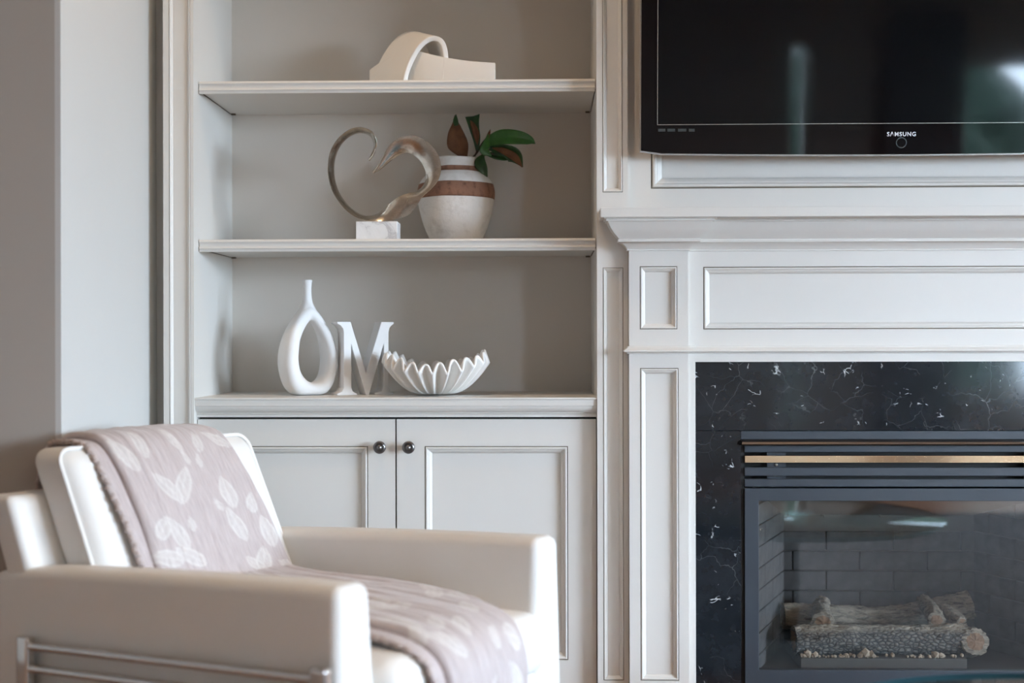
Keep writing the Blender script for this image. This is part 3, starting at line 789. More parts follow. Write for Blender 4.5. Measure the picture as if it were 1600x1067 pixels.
md = tl.modifiers.new('thick', 'SOLIDIFY'); md.thickness = 0.011; md.offset = 0
bv = tl.modifiers.new('soft', 'BEVEL'); bv.width = 0.0018; bv.segments = 2; bv.limit_method = 'ANGLE'; bv.angle_limit = R(50)

# 2. heart sculpture
YH = 3.19
he = thing('heart_sculpture', 'silver twisted ribbon heart sculpture on a white marble block', 'sculpture', (X(588, YH), YH, zs2))
p0 = at(556, 374, YH-0.035); p1 = at(621, 345.5, YH-0.035)
boxobj('base_block', (p0.x, p1.x, YH-0.035, YH+0.03, zs2, p1.z), M['wmarble'], he, bevel=0.0022, seg=3)
hp = [ # px, py, half width in plane (px), half width in depth (m), depth offset
    (577, 251, 1.0, 0.003, 0.000), (583, 240, 2.4, 0.010, 0.0), (586.5, 226, 3.2, 0.015, 0.0), (581, 211, 3.4, 0.019, 0.0), (567, 204, 2.6, 0.020, 0.0), (550, 206.5, 2.0, 0.021, 0.0), (533, 219, 2.0, 0.021, 0.0),
    (521, 240, 2.4, 0.022, 0.0), (517.5, 266, 2.8, 0.022, 0.0), (522, 292, 3.0, 0.022, 0.0), (533, 313, 3.2, 0.021, 0.0), (549, 330, 3.4, 0.020, 0.0), (569, 340, 4.0, 0.018, 0.0),
    (590, 339.5, 7.0, 0.015, 0.0), (610, 332, 11.5, 0.008, -0.003), (628, 323, 13.0, 0.004, -0.004), (642, 313, 10.5, 0.006, -0.004), (656, 302.5, 5.5, 0.009, -0.002), (668, 291, 6.0, 0.010, 0.0), (675.5, 277, 8.5, 0.008, 0.002), (676, 260, 10.5, 0.006, 0.003),
    (667, 241, 11.5, 0.006, 0.003), (650, 228, 11.0, 0.008, 0.002), (632, 226, 9.5, 0.010, 0.0), (617, 234, 7.5, 0.010, 0.0), (604, 248, 5.0, 0.007, 0.0), (593, 261, 3.0, 0.004, 0.0), (583, 270, 1.2, 0.002, 0.0)]
n = 150
cl = catmull([(a, b_, c) for a, b_, c, d, e in hp], n); dl = catmull([(d, e, 0) for a, b_, c, d, e in hp], n); rows = []
pxm = YH/FPX
for i in range(n):
    c = cl[i].copy(); c.z *= 1.0 + 0.28*min(1.0, max(0.0, (i/n-0.48)/0.08)); ta = cl[min(i+1, n-1)]-cl[max(i-1, 0)]; tl_ = math.hypot(ta.x, ta.y); nx, ny = -ta.y/tl_, ta.x/tl_
    ctr = at(c.x, c.y, YH+dl[i].y)
    wv = Vector((nx*c.z*pxm, -dl[i].x, -ny*c.z*pxm)); row = []
    nv = wv.cross(Vector((ta.x/tl_, 0, -ta.y/tl_))).normalized()
    for k in range(9):
        t = k/4-1; row.append(ctr+wv*t+nv*0.0035*(1-t*t)*1.2)
    for k in range(9):
        t = 1-k/4; row.append(ctr+wv*t-nv*0.0030*(1-t*t)*0.3-nv*0.0012)
    rows.append(row)
b = B(); b.grid(rows, closed_u=True); b.fan(rows[0]); b.fan(rows[-1], flip=True)
smooth_by_angle(b.obj('heart_ribbon', M['silver'], he), 60)

# 3. striped pot with magnolia sprig
YV = 3.37
vc = at(712.5, 373, YV); k = YV/FPX
pot = thing('striped_pot', 'chalky white clay pot with two brown bands on the middle shelf', 'pot', (vc.x, YV, zs2))
def vz(py): return at(712, py, YV).z
prof = [(37, 385), (42, 373.5), (46, 365), (51.5, 351), (56, 335), (58.8, 320), (59.6, 312), (60.0, 305), (59.5, 298), (57.5, 290), (52, 281), (43, 273), (39.5, 271.5), (36.5, 268), (35.5, 264), (34.5, 259), (34, 253), (33, 250), (31, 249.0), (28.5, 250.5), (27.5, 256), (29, 270), (50, 300), (50, 340), (36, 368)]
zoff = zs2 - vz(385)
def pot_rows(pf, seg=56, amp=0.0012):
    rows = []
    for r_, py in pf:
        rows.append([Vector((vc.x, YV, vz(py)+zoff)) + Vector((math.cos(a), math.sin(a), 0))*(r_*k*(1+0.012*noise.noise(Vector((math.cos(a)*1.5, math.sin(a)*1.5, py*0.03)))))
                     + Vector((0, 0, 0.0012*noise.noise(Vector((math.cos(a)*2, math.sin(a)*2, py*.5))))) for a in [2*math.pi*q/seg for q in range(seg)]])
    return rows
fine = catmull([(r_, py, 0) for r_, py in prof], 120)
b = B(); b.grid(pot_rows([(p.x, p.y) for p in fine]), closed_u=True); rr_ = pot_rows([(37, 385)])[0]; b.fan(rr_)
body = b.obj('pot_body', M['pot'], pot, smooth=True)
def band(y0, y1):
    pf = []; outer = [p for p in fine[:80]]
    def rad(py): 
        c = min((p for p in outer), key=lambda p: abs(p.y-py)); return c.x
    m_ = 8; ys_ = [y1+(y0-y1)*q/m_ for q in range(m_+1)]
    pf = [(rad(ys_[0])-1.0, ys_[0])] + [(rad(y)+0.55, y) for y in ys_] + [(rad(ys_[-1])-1.0, ys_[-1])]
    b = B(); b.grid(pot_rows(pf), closed_u=True); b.obj('clay_band', M['clay'], body, smooth=True)
band(264, 272.2); band(290.5, 313.5)
sp = thing('magnolia_sprig', 'dark green magnolia sprig with rusty undersides standing in the striped pot', 'branch', (vc.x, YV, vz(300)))
def leaf(mid, wl, wr, phi, mats, curl=0.0, flip=False, nseg=22):
    pts = catmull([at(x, y, YV+d) for x, y, d in mid], nseg)
    wL = catmull([(v, 0, 0) for v in wl], nseg); wR = catmull([(v, 0, 0) for v in wr], nseg); rows = []
    for i in range(nseg):
        t = (pts[min(i+1, nseg-1)]-pts[max(i-1, 0)]).normalized()
        pr_ = t.cross(Vector((0, 1, 0))).normalized(); dp = Vector((0, 1, 0)) 
        f = i/(nseg-1); ph = phi[0]+(phi[1]-phi[0])*f
        row = []
        for j in range(9):
            q = j/4-1; ww = (wL[i].x if q < 0 else wR[i].x)*k*1.32
            side = pr_*math.cos(ph)+dp*math.sin(ph)
            nn = t.cross(side).normalized()
            row.append(pts[i]+side*(q*ww)+nn*(abs(q)*ww*0.28+curl*q*q*ww))
        rows.append(row)
    b = B(); b.grid(rows); me = b.mesh('leaf')
    o = link('leaf', me, mats, sp, smooth=True)
    if sum(p.normal.y*p.area for p in me.polygons) > 0: me.flip_normals()
    md = o.modifiers.new('thick', 'SOLIDIFY'); md.thickness = 0.0009; md.offset = -1; md.material_offset = 1; md.material_offset_rim = 0
    return o
G, H_ = [M['leaf'], M['rust']], [M['rust'], M['leaf']]
leaf([(727.5, 248, -.005), (723, 226, -.012), (717, 204, -.012), (712, 190, -.005), (710.5, 180, .004)], [2, 7, 4.5, 2.5, .3], [2.5, 17, 13, 3.5, .3], (0.15, 0.3), [M['rust'], M['rust']])
leaf([(714, 196, -.013), (711.5, 188, -.010), (712.5, 178.5, -.004)], [2.0, 3.2, .3], [3.0, 2.6, .3], (0, 0), [M['leaf'], M['leaf']])
leaf([(746, 236, .0), (746, 216, -.004), (742, 198, -.004), (739, 181.5, .004)], [2, 4, 5.5, 8.5], [2, 5.5, 7, 9.0], (0.5, 0.1), [M['leaf'], M['leaf']])
leaf([(746, 226, -.006), (744, 210, -.010), (739, 196, -.010), (735, 188, -.004)], [.5, 4, 3, .3], [.5, 3.5, 2.5, .3], (0.2, 0.2), [M['rust'], M['rust']])
leaf([(762, 224, -.01), (785, 216, -.022), (812, 215.5, -.024), (828, 218, -.018), (836.5, 224.5, -.008)], [4, 8, 8, 6, .3], [7, 10, 8, 4, .3], (0.25, -0.1), [M['leaf2'], M['rust']])
leaf([(765, 231, -.005), (790, 234, -.018), (807, 242, -.022), (817, 261, -.016)], [3, 8, 12, .3], [3, 6, 6, .3], (-0.3, 0.1), [M['leaf'], M['leaf']])
leaf([(769, 231, -.012), (786, 237, -.027), (804, 247, -.031), (816, 261.5, -.018)], [.5, 2.5, 3.5, .3], [.5, 4.5, 5, .3], (0, 0), [M['rust'], M['leaf']])
leaf([(757, 240, .0), (775, 243, -.006), (792, 246, -.006), (801, 244, .0)], [1, 5, 4, .3], [1, 4.5, 3, .3], (0.2, 0.2), [M['leaf'], M['leaf']])
leaf([(763, 209, -.02), (757, 224, -.030), (756, 236, -.032), (768, 243.5, -.026)], [.3, 2, 4.5, .3], [.3, 6, 7.5, .3], (0.0, 0.0), [M['leaf2'], M['leaf']])
leaf([(755, 241, -.012), (751, 254, -.030), (755, 266, -.034), (761.5, 276.5, -.026)], [1, 7, 4.5, .4], [1, 6, 5.5, .4], (0, 0), [M['leaf'], M['leaf']])
leaf([(761, 218, -.012), (764, 209, -.014), (766, 202, -.012)], [2, 1.6, .2], [2, 1.6, .2], (0, 0), [M['rust'], M['rust']])
for pts in ([(728, 300, 0), (734, 255, .0), (746, 238, .0), (752, 226, .0), (762, 214, -.01)], [(752, 230, 0), (757, 240, -.008), (755, 246, -.012)], [(754, 236, 0), (768, 233, -.004)], [(727, 280, .0), (728, 248, -.004)], [(742, 244, 0), (746, 234, 0)], [(756, 242, -.006), (766, 240, -.01), (772, 241, -.01)]):
    b = B(); tube(b, catmull([at(x, y, YV+d) for x, y, d in pts], 14), 0.0022, 8); b.obj('twig', M['twig'], sp, smooth=True)

# 4. bottle vase with oval hole
YQ = 3.262
bt = thing('bottle_vase', 'white ceramic bottle vase with an oval hole through its body', 'vase', (X(480.5, YQ), YQ, zct), R(35))
kq = YQ/FPX
def ringpt(tab, n):
    pts = [Vector((x, z, 0)) for x, z in tab]; pts = pts+[pts[0]]
    L = [0]
    P = [pts[-2]]+pts+[pts[1]]
    dense = []
    for i in range(len(pts)-1):
        for q in range(24):
            u = q/24; a, b2, c, d = P[i], P[i+1], P[i+2], P[i+3]
            dense.append(0.5*((2*b2)+(-a+c)*u+(2*a-5*b2+4*c-d)*u*u+(-a+3*b2-3*c+d)*u**3))
    return dense
# local x,z in units of px (base centre 0,0); outer body and hole share a polar centre
oc = (0.0, 60.0)
outer = [(0, 0), (15, 0), (27, 3), (37, 15), (43.5, 34), (46, 54), (43, 78), (35, 101), (23, 121), (11, 135), (0, 141), (-11, 135), (-23, 121), (-35, 101), (-43, 78), (-46, 54), (-43.5, 34), (-37, 15), (-27, 3), (-15, 0)]
hole_ = [(6, 20), (16, 23), (24, 35), (27, 56), (24, 78), (17, 98), (9, 111), (3, 117), (-4, 110), (-12, 96), (-18, 78), (-20, 56), (-16, 37), (-6, 24)]
do, dh = ringpt(outer, 0), ringpt(hole_, 0)
def polar(dense, a, c):
    best = None; dx, dz = math.cos(a), math.sin(a)
    for i in range(len(dense)):
        p, q = dense[i], dense[(i+1) % len(dense)]
        ax, az, bx_, bz_ = p.x-c[0], p.y-c[1], q.x-c[0], q.y-c[1]
        ca, cb_ = ax*dz-az*dx, bx_*dz-bz_*dx
        if ca*cb_ <= 0 and ca != cb_:
            t = ca/(ca-cb_); x, z = ax+(bx_-ax)*t, az+(bz_-az)*t
            if x*dx+z*dz > 0: best = max(best or 0, math.hypot(x, z))
    return best or 1.0
rows = []; hc = (3, 64)
for i in range(96):
    a = 2*math.pi*i/96; ro, ri = polar(do, a, hc), polar(dh, a, hc); row = []
    wv = (ro-ri)/2; cm = (ro+ri)/2
    hd = 22.0*(1-0.40*max(0, math.sin(a))**2)
    for j in range(24):
        t = 2*math.pi*j/24; cs, sn = math.cos(t), math.sin(t); e = 0.75
        rr_ = cm+wv*(abs(cs)**e)*(1 if cs > 0 else -1); dd = hd*(abs(sn)**e)*(1 if sn > 0 else -1)
        row.append(((hc[0]+rr_*math.cos(a))*kq, dd*kq, max(0.0, (hc[1]+rr_*math.sin(a)))*kq))
    rows.append(row)
b = B(); b.grid(rows, closed_u=True, closed_v=True)
link('body', b.mesh('body'), M['plaster'], bt, local=True, smooth=True)
b = B(); nk = catmull([(17, 121, 0), (17.5, 127, 0), (14, 134, 0), (9.2, 143, 0), (7.0, 152, 0), (6.2, 163, 0), (6.6, 173, 0), (7.6, 179.5, 0), (7.0, 180.3, 0), (4.8, 180, 0), (4.5, 165, 0)], 60)
rows = [[(p.x*kq*math.cos(2*math.pi*q/32), p.x*kq*math.sin(2*math.pi*q/32)*(0.9 if p.y > 140 else 0.6+0.3*max(0, (p.y-120)/20)), p.y*kq) for q in range(32)] for p in nk]
b.grid(rows, closed_u=True); b.fan(rows[-1])
link('neck', b.mesh('neck'), M['plaster'], bt, local=True, smooth=True)

# 5. letter M
YL = 3.245
p0 = at(527, 617.6, YL)
lm = [(0, 1), (.235, 1), (.504, .30), (.776, 1), (1, 1), (1, .975), (.955, .95), (.92, .91), (.905, .86), (.905, .1), (.93, .04), (1, .02), (1, 0), (.66, 0), (.66, .02), (.78, .045), (.82, .1), (.82, .70), (.555, 0.0), (.50, 0), (.245, .69), (.245, .1), (.27, .05), (.345, .02), (.345, 0), (0, 0), (0, .02), (.08, .05), (.115, .1), (.115, .86), (.10, .91), (.06, .95), (0, .975)]
Wm = (607-527)*YL/FPX*1.18; Hm = at(527, 502.5, YL).z - p0.z
b = B(); dM = 0.05
fr0 = [(x*Wm, 0, z*Hm) for x, z in lm]; bk0 = [(x*Wm, dM, z*Hm) for x, z in lm]
b.fan(fr0); b.fan(bk0, flip=True)
for i in range(len(lm)):
    j = (i+1) % len(lm); b.quad(fr0[i], fr0[j], bk0[j], bk0[i])
o = link('letter_m', b.mesh('letter_m'), M['plaster'], None, label='white wooden capital letter M with serifs between bottle vase and ruffled bowl', cat='letter')
md = o.modifiers.new('soft', 'BEVEL'); md.width = 0.0012; md.segments = 2; md.limit_method = 'ANGLE'; md.angle_limit = R(40)
o.location = (p0.x, YL, zct); o.rotation_euler = (0, 0, R(27))

# 6. ruffled bowl
bc = at(680, 619, 3.245); YW = 3.245
b = B(); rows = []; NB = 23; seg = NB*18; nr = 26
bR, br0, bh = 0.1325, 0.040, 0.079
for i in range(nr+1):
    t = i/nr; row = []
    for q in range(seg):
        a = 2*math.pi*q/seg
        r_ = br0+(bR-br0)*t; h_ = bh*(t**1.6)
        wv = math.cos(NB*a+0.5+0.35*math.sin(3*a)); wv = wv*(1-0.12*wv*wv)
        A2 = 0.0200*t**0.9*(1+0.25*math.sin(5*a+1))
        side = 0.015*math.cos(2*a)*t*t
        h_ += A2*0.75*wv+side; r_ -= A2*0.55*wv*(0.5+0.5*(1-t))
        r_ += 0.004*math.cos(3*a+1)*t
        row.append((r_*math.cos(a), r_*math.sin(a), 0.004+h_))
    rows.append(row)
b.grid(rows, closed_u=True); b.fan(rows[0])
o = link('ruffled_bowl', b.mesh('ruffled_bowl'), M['bowl'], None, smooth=True, label='white ruffled clam-shell bowl on the cabinet counter', cat='bowl')
md = o.modifiers.new('thick', 'SOLIDIFY'); md.thickness = 0.0055; md.offset = -1
o.location = (bc.x, YW, zct+0.0005)

# ------------------------------------------------------------------ armchair
CO = Vector((-0.311, 1.933, 0)); CR = R(-31.5)
ch = thing('armchair', 'white leather armchair with chrome side frame in front of the cabinet', 'armchair', CO, CR)
CW = 0.655
slope = 0.055
def arm(y0, y1, inner):
    """y0 < y1; arm is thinner on top than at the base on its inner side"""
    L, zb = 0.86, 0.17
    def fn(q):
        x = q.x - L/2; f = (q.z+0.23)/0.46
        top = 0.63 + slope*x - 0.010*max(0, (-x-0.68)/0.18)**2 - 0.004*((x+0.4)/0.4)**2
        z = zb + (top-zb)*f
        c = (y0+y1)/2; wd = (y1-y0)*(1.0 + 0.22*(1-f)); y = c + q.y/0.08*wd + (inner*(y1-y0)*0.11*(1-f))
        y += 0.004*math.sin(math.pi*min(1, max(0, f)))*(q.y/0.04) 
        return Vector((x + 0.012*(1-f)*(1 if q.x > 0.2 else 0), y, z))
    b = B(); rounded_box(b, (L, 0.08, 0.46), 0.022, 12, fn)
    return link('arm', b.mesh('arm'), M['leather'], ch, local=True, smooth=True)
arm(0.0, 0.08, 1); arm(CW-0.08, CW, -1)
def shear_box(name, xb, xt, thick, y0, y1, z0, z1, r, crown=0.0, n=14, crown_top=0.0):
    def fn(q):
        f = (q.z+(z1-z0)/2)/(z1-z0); fy = q.y/((y1-y0)/2); 
        x = xb+(xt-xb)*f + q.x
        cx = crown*(1-fy*fy)*(1-(2*f-1)**2)*(1 if q.x > 0 else 0.2)
        return Vector((x+cx, (y0+y1)/2+q.y, z0+(z1-z0)*f + crown_top*(1-fy*fy)*f + slope*(x+0.3)*0))
    b = B(); rounded_box(b, (thick, y1-y0, z1-z0), r, n, fn)
    return link(name, b.mesh(name), M['leather'], ch, local=True, smooth=True)
shear_box('back_shell', -0.62, -0.845, 0.075, 0.006, CW-0.006, 0.20, 0.712, 0.016)
bc_x = lambda z: -0.50 - 0.15*(z-0.46)/0.34       # front plane of the back cushion
bcu = shear_box('back_cushion', -0.632, -0.804, 0.118, 0.078, CW-0.078, 0.455, 0.795, 0.034, 0.016, 16, 0.003)
b = B()
for sg, off in ((1, 0.052),):
    pts = []
    y0, y1, z0, z1, r_ = 0.0775, CW-0.0775, 0.46, 0.797, 0.03
    for (cy, cz, a0) in ((y0+r_, z1-r_, 180), (y1-r_, z1-r_, 90), (y1-r_, z0+r_, 0), (y0+r_, z0+r_, -90)):
        for q in range(7):
            a = R(a0-q*15); y, z = cy+r_*math.cos(a), cz+r_*math.sin(a)
            f = (z-0.455)/0.345; x = -0.632-0.172*f+0.059-0.021
            pts.append((x, y, z))
    tube(b, pts, 0.0042, 8, closed=True)
link('piping', b.mesh('piping'), M['leather'], bcu, local=True, smooth=True)
def seat_fn(q):
    fx, fy, fz = q.x/0.32, q.y/0.24, q.z/0.058
    z = 0.437+q.z + (0.016*(1-fx**2)*(1-fy**2) if q.z > 0 else 0)
    return Vector((-0.28+q.x, CW/2+q.y, z+slope*(-0.28+q.x)*0.3))
b = B(); rounded_box(b, (0.64, 0.485, 0.116), 0.045, 16, seat_fn)
link('seat_cushion', b.mesh('seat_cushion'), M['leather'], ch, local=True, smooth=True)
def rail_fn(q): return Vector((-0.38+q.x, CW/2+q.y, 0.28+q.z))
b = B(); rounded_box(b, (0.76, 0.50, 0.20), 0.018, 10, rail_fn)
link('seat_base', b.mesh('seat_base'), M['leather'], ch, local=True, smooth=True)
# chrome frames, one on either side
for y, sg in ((-0.022, 1), (CW+0.012, -1)):
    zr = lambda x, z: z+slope*x
    f_ = []
    for x in ((-0.017 if sg > 0 else -0.05), -0.720):
        b = B(); w_ = 0.0125
        rounded_box(b, (0.032, 0.020, 0.498+slope*x+0.012), 0.006, 3, lambda q, x=x: Vector((x+q.x, y+q.y, (0.510+slope*x)/2+q.z)))
        link('frame_post', b.mesh('frame_post'), M['chrome'], ch, local=True, smooth=True)
    for z in (0.492, 0.452, 0.412):
        b = B(); tube(b, [((-0.03 if sg > 0 else -0.06), y, zr(-0.03, z)), (-0.705, y, zr(-0.705, z))], 0.0075, 14)
        smooth_by_angle(link('frame_rod', b.mesh('frame_rod'), M['chrome'], ch, local=True), 50)
    b = B(); tube(b, [(0.0, y, 0.012), (-0.74, y, 0.012)], 0.012, 14)
    smooth_by_angle(link('floor_runner', b.mesh('floor_runner'), M['chrome'], ch, local=True), 50)
    for x in (-0.10, -0.60):
        b = B(); tube(b, [(x, y, zr(x, 0.412)), (x, CW/2, zr(x, 0.40)-0.03)], 0.006, 10)
        link('frame_bolt', b.mesh('frame_bolt'), M['chrome'], ch, local=True, smooth=True)

# ------------------------------------------------------------------ floral throw
th = thing('floral_throw', 'mauve-taupe woven throw with ivory leaf pattern draped over the white armchair', 'throw blanket', CO, CR)
TP = [(-0.905, 0.66), (-0.893, 0.72), (-0.880, 0.770), (-0.853, 0.793), (-0.803, 0.796), (-0.764, 0.790), (-0.739, 0.770), (-0.706, 0.728), (-0.660, 0.655), (-0.618, 0.575), (-0.586, 0.525), (-0.550, 0.510),
      (-0.46, 0.508), (-0.32, 0.510), (-0.17, 0.509), (-0.05, 0.503), (0.00, 0.494), (0.032, 0.476), (0.047, 0.445), (0.050, 0.40), (0.050, 0.30), (0.048, 0.20)]
prof_d = catmull([(x, z, 0) for x, z in TP], 900)
acc = [0.0]
for i in range(1, len(prof_d)): acc.append(acc[-1]+(prof_d[i]-prof_d[i-1]).length)
TL = acc[-1]
def prof_at(s):
    lo_i, hi_i = 0, len(acc)-1
    while hi_i-lo_i > 1:
        m_ = (lo_i+hi_i)//2
        if acc[m_] <= s: lo_i = m_
        else: hi_i = m_
    t = (s-acc[lo_i])/max(1e-9, acc[hi_i]-acc[lo_i]); p = prof_d[lo_i].lerp(prof_d[hi_i], t)
    a, c = prof_d[max(0, lo_i-6)], prof_d[min(len(acc)-1, hi_i+6)]; d = (c-a).normalized()
    return p, Vector((-d.y*-1, d.x*-1, 0)) if False else Vector((-d.y, d.x, 0))*(1)
rl = random.Random(11)
LEAVES = []   # (v, s, angle, length, width)
def sprig(v, s, a, L=0.075, W=0.030): LEAVES.append((v, s, a, L, W))
s_top = 0.24
for v, s, a, L, W in ((.165, .28, 20, .085, .040), (.215, .26, -10, .07, .03), (.30, .26, 15, .06, .026), (.36, .27, -20, .05, .024), (.42, .265, 60, .07, .028),
                      (.265, .36, -35, .095, .036), (.225, .36, 35, .085, .036), (.305, .30, 10, .04, .018), (.335, .31, -15, .036, .016), (.37, .385, -5, .075, .045),
                      (.175, .44, -40, .055, .034), (.205, .455, 20, .075, .036), (.165, .50, 70, .07, .036), (.215, .505, 55, .075, .034), (.245, .44, 0, .035, .018), (.33, .41, 30, .03, .018),
                      (.355, .455, 15, .08, .040), (.42, .415, -30, .05, .03), (.43, .48, 0, .075, .045), (.385, .545, -25, .075, .042), (.36, .55, 35, .06, .03), (.44, .57, 40, .05, .03), (.19, .56, 10, .07, .035)): sprig(v, s, a, L, W)
s = 0.66
while s < TL:
    for q in range(4): sprig(rl.uniform(.15, .44), s+rl.uniform(-.03, .03), rl.uniform(-80, 80), rl.uniform(.05, .09), rl.uniform(.025, .042))
    s += 0.075
def pattern(v, s):
    val = 0.0
    for (lv, ls, a, L, W) in LEAVES:
        dv, ds = v-lv, s-ls
        if abs(dv) > 0.06 or abs(ds) > 0.06: continue
        c, sn = math.cos(R(a)), math.sin(R(a)); p = (dv*sn+ds*c)/(L/2); q = (dv*c-ds*sn)/(W/2)
        if abs(p) >= 1: continue
        wdt = (1-p*p)**0.8*(1+0.25*p); d = abs(q)/max(wdt, 1e-3)
        if d < 1:
            rim = 1.0 if d > 0.72 else (0.55+0.35*noise.noise(Vector((v*150, s*150, 3)))+ (0.35 if d < 0.1 else 0))
            val = max(val, min(1.0, max(0.0, rim))*(1.0 if d < 0.92 else (1-d)/0.08))
    return val
VE = [(0.0, .175, .490), (0.22, .175, .490), (0.55, .178, .515), (0.70, .178, .505), (TL-0.48, .182, .488), (TL-0.33, .190, .445), (TL-0.25, .198, .418), (TL+0.01, .200, .405)]
def vedge(s):
    for (a, l0, r0), (c, l1, r1) in zip(VE, VE[1:]):
        if s <= c:
            t = max(0.0, (s-a)/(c-a)); t = t*t*(3-2*t); return l0+(l1-l0)*t, r0+(r1-r0)*t
    return VE[-1][1:]
def cloth(name, v0, v1, s0, s1, nv, ns, height, fold_edge, parent, amp=1.0):
    rows = []; pat = []; uvs = []
    for i in range(ns):
        s = s0+(s1-s0)*i/(ns-1); p, nrm = prof_at(s); row = []
        for j in range(nv):
            t = j/(nv-1); wob = 0.006*noise.noise(Vector((s*9, 2.0 if t < .5 else 7.0, height*100)))
            eL, eR = vedge(s); va, vb = (eL, eR) if fold_edge else (eL-0.035, eL+0.12); tv = va+(vb-va)*t; v = tv + wob*(1-2*t if t < 0.5 else 2*t-1)*1.0
            h = height
            e = min(v-v0, v1-v) if False else (v1-v0)*min(t, 1-t)
            if fold_edge: h = 0.003+(height-0.003)*math.sqrt(max(0, min(1, 1-(1-min(1, max(0, e)/0.012))**2)))
            fy = (v-CW/2)/0.23
            crown = 0.014*(1-fy*fy)
            fold = amp*(0.0028*noise.noise(Vector((v*38, s*4.5, 1+height*50)))+0.0016*noise.noise(Vector((v*110, s*9, 5)))+0.0022*(1-abs(noise.noise(Vector((v*22, s*3.2, 9)))))**6)
            hh = h+fold+crown*0.6
            row.append((p.x+nrm.x*hh, v, p.y+nrm.y*hh)); pat.append(pattern(0.14+0.32*t if fold_edge else 0.0, s)); uvs.append((v, s))
        rows.append(row)
    b = B(); b.grid(rows); me = bpy.data.meshes.new(name); me.from_pydata([tuple(q) for q in b.v], [], b.f)
    at_ = me.attributes.new('pattern', 'FLOAT', 'POINT'); at_.data.foreach_set('value', pat)
    uvl = me.uv_layers.new(name='UVMap')
    for lp_ in me.loops: uvl.data[lp_.index].uv = uvs[lp_.vertex_index]
    o = link(name, me, M['throw'], parent, local=True, smooth=True)
    md = o.modifiers.new('thick', 'SOLIDIFY'); md.thickness = 0.004; md.offset = -1
    return o
cloth('upper_layer', 0.175, 0.497, 0.0, TL, 130, 460, 0.016, True, th)
low = cloth('under_layer', 0.140, 0.34, 0.02, TL-0.02, 50, 260, 0.004, False, th, 0.5)
b = B(); pts = []
for i in range(520):
    s = 0.02+(TL-0.04)*i/519; p, nrm = prof_at(s); h = 0.006+0.004*math.sin(i*1.9)*0.6
    v = vedge(s)[0]-0.032+0.0025*math.sin(i*0.8)+0.006*noise.noise(Vector((s*9, 2, 0.4)))
    pts.append((p.x+nrm.x*(h+0.003), v, p.y+nrm.y*(h+0.003)))
tube(b, pts, [0.0045+0.0018*math.sin(i*2.3) for i in range(520)], 8)
link('binding_edge', b.mesh('binding_edge'), M['fringe'], low, local=True, smooth=True)

# ------------------------------------------------------------------ glass table
TC = (0.834, 1.80); TR = 0.53; tz = 0.40
gt = thing('glass_table', 'round glass coffee table with green-tinted edge at lower right', 'coffee table', (TC[0], TC[1], 0))
b = B(); lathe(b, [(TR-0.004, tz-0.012), (TR, tz-0.010), (TR, tz-0.002), (TR-0.003, tz)], (TC[0], TC[1], 0), 'z', 128)
gtop = smooth_by_angle(b.obj('glass_top', M['tglass'], gt), 50)
b = B(); ring_ = [[(TC[0]+r_*math.cos(2*math.pi*q/128), TC[1]+r_*math.sin(2*math.pi*q/128), h_) for q in range(128)] for r_, h_ in ((TR-0.003, tz-0.0125), (TR+0.0005, tz-0.010), (TR+0.0005, tz-0.002), (TR-0.003, tz+0.0004))]
b.grid(ring_, closed_u=True); smooth_by_angle(b.obj('glass_edge', M['tedge'], gtop), 50)
b = B(); lathe(b, [(0.20, 0.0122), (0.20, 0.0135), (0.19, 0.016), (0.04, 0.02)], (TC[0], TC[1], 0), 'z', 48); b.obj('foot_plate', M['tleg'], gt)
b = B(); lathe(b, [(0.028, 0.018), (0.026, tz-0.02)], (TC[0]+0.02, TC[1], 0), 'z', 24); smooth_by_angle(b.obj('post', M['tleg'], gt), 50)
b = B(); lathe(b, [(0.09, tz-0.0205), (0.09, tz-0.0125)], (TC[0]+0.02, TC[1], 0), 'z', 32); b.obj('mounting_plate', M['tleg'], gt)

M['rug'] = leafm('blue_grey_rug_wool', (0.085, 0.10, 0.125), (0.14, 0.155, 0.175), 0.95)
boxobj('area_rug', (0.12, 2.9, -1.2, 2.35, 0.0, 0.012), M['rug'], None, bevel=0.004, label='blue-grey wool area rug under the glass table, seen reflected in the fireplace', cat='rug')
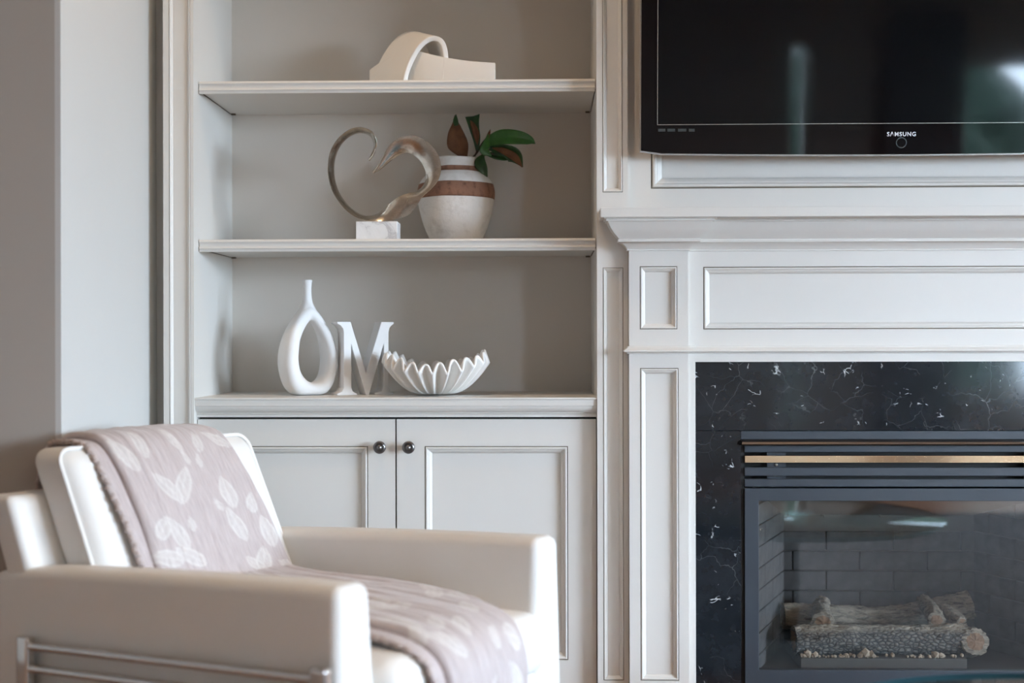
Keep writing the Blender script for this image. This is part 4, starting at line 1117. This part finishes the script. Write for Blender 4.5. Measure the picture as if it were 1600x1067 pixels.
# ------------------------------------------------------------------ ceiling downlights, curtains, garden (seen in reflections)
DL = ['warm recessed ceiling downlight above the bookcase shelves', 'added warm ceiling downlight giving fill to the near armchair side', 'warm recessed ceiling downlight above the glass table',
      'warm recessed ceiling downlight nearest the side window', 'warm recessed ceiling downlight in front of the narrow back window', 'warm recessed ceiling downlight in front of the wide back window']
for i, (x, y) in enumerate(DOWN):
    o = thing('recessed_downlight', DL[i], 'ceiling light', (x, y, ZC), 0, 'recessed ceiling downlights')
    b = B(); lathe(b, [(0.062, ZC-0.001), (0.062, ZC-0.006), (0.047, ZC-0.008), (0.045, ZC-0.002)], (x, y, 0), 'z', 32); b.obj('trim_ring', M['ceiling'], o)
    b = B(); lathe(b, [(0.044, ZC-0.0025), (0.044, ZC-0.0035)], (x, y, 0), 'z', 24); b.obj('lens', M['lamp'], o)
    l = bpy.data.lights.new('downlight_lamp', 'AREA'); l.shape = 'DISK'; l.size = 0.09; l.energy = DOWN_W*(0.5 if y > 2 else 0.8 if x < 0 else 1.0); l.color = (1, 0.72, 0.45); l.spread = R(120)
    lo2 = bpy.data.objects.new('downlight_lamp', l); col.objects.link(lo2); lo2.location = (x, y, ZC-0.012)
def curtain(x0, x1, label):
    n = 90; rows = []
    for zc in (0.02, 0.6, 1.2, 1.8, 2.55):
        rows.append([(x0+(x1-x0)*q/n, YBACK+0.10+0.035*math.sin(q*0.75)+0.01*math.sin(q*0.31+zc), zc) for q in range(n+1)])
    b = B(); b.grid(rows); o = link('curtain', b.mesh('curtain'), M['curtain'], None, smooth=True, label=label, cat='curtain', group='grey window curtains')
    md = o.modifiers.new('thick', 'SOLIDIFY'); md.thickness = 0.004
curtain(2.70, 3.30, 'grey linen curtain hanging left of the wide window behind the camera')
curtain(5.00, 5.60, 'grey linen curtain hanging right of the wide window behind the camera')
boxobj('ground', (-30, 40, -40, 20, -0.5, -0.35), M['patio'], None, kind='structure')
def shrub(x, y, r, h, label, seed):
    bmm = bmesh.new(); bmesh.ops.create_icosphere(bmm, subdivisions=4, radius=1.0)
    for v in bmm.verts:
        f = 1+0.22*noise.noise(v.co*3+Vector((seed, 0, 0)))+0.12*noise.noise(v.co*9+Vector((seed, 0, 0)))
        v.co = Vector((v.co.x*r*f, v.co.y*r*f, v.co.z*h/2*f+h/2-0.45))
    me = bpy.data.meshes.new('garden_shrub'); bmm.to_mesh(me); bmm.free()
    o = link('garden_shrub', me, M['hedge'], None, label=label, cat='shrub', group='garden shrubs outside the windows'); o.location = (x, y, 0)
shrub(3.9, -8.6, 1.5, 3.4, 'rounded green shrub outside the wide window, seen in the television', 1.0)
shrub(7.9, -9.4, 1.4, 3.6, 'large green shrub outside the wide window, right one', 5.0)
shrub(10.6, -1.0, 1.3, 1.7, 'low green shrub outside the side window', 9.0)
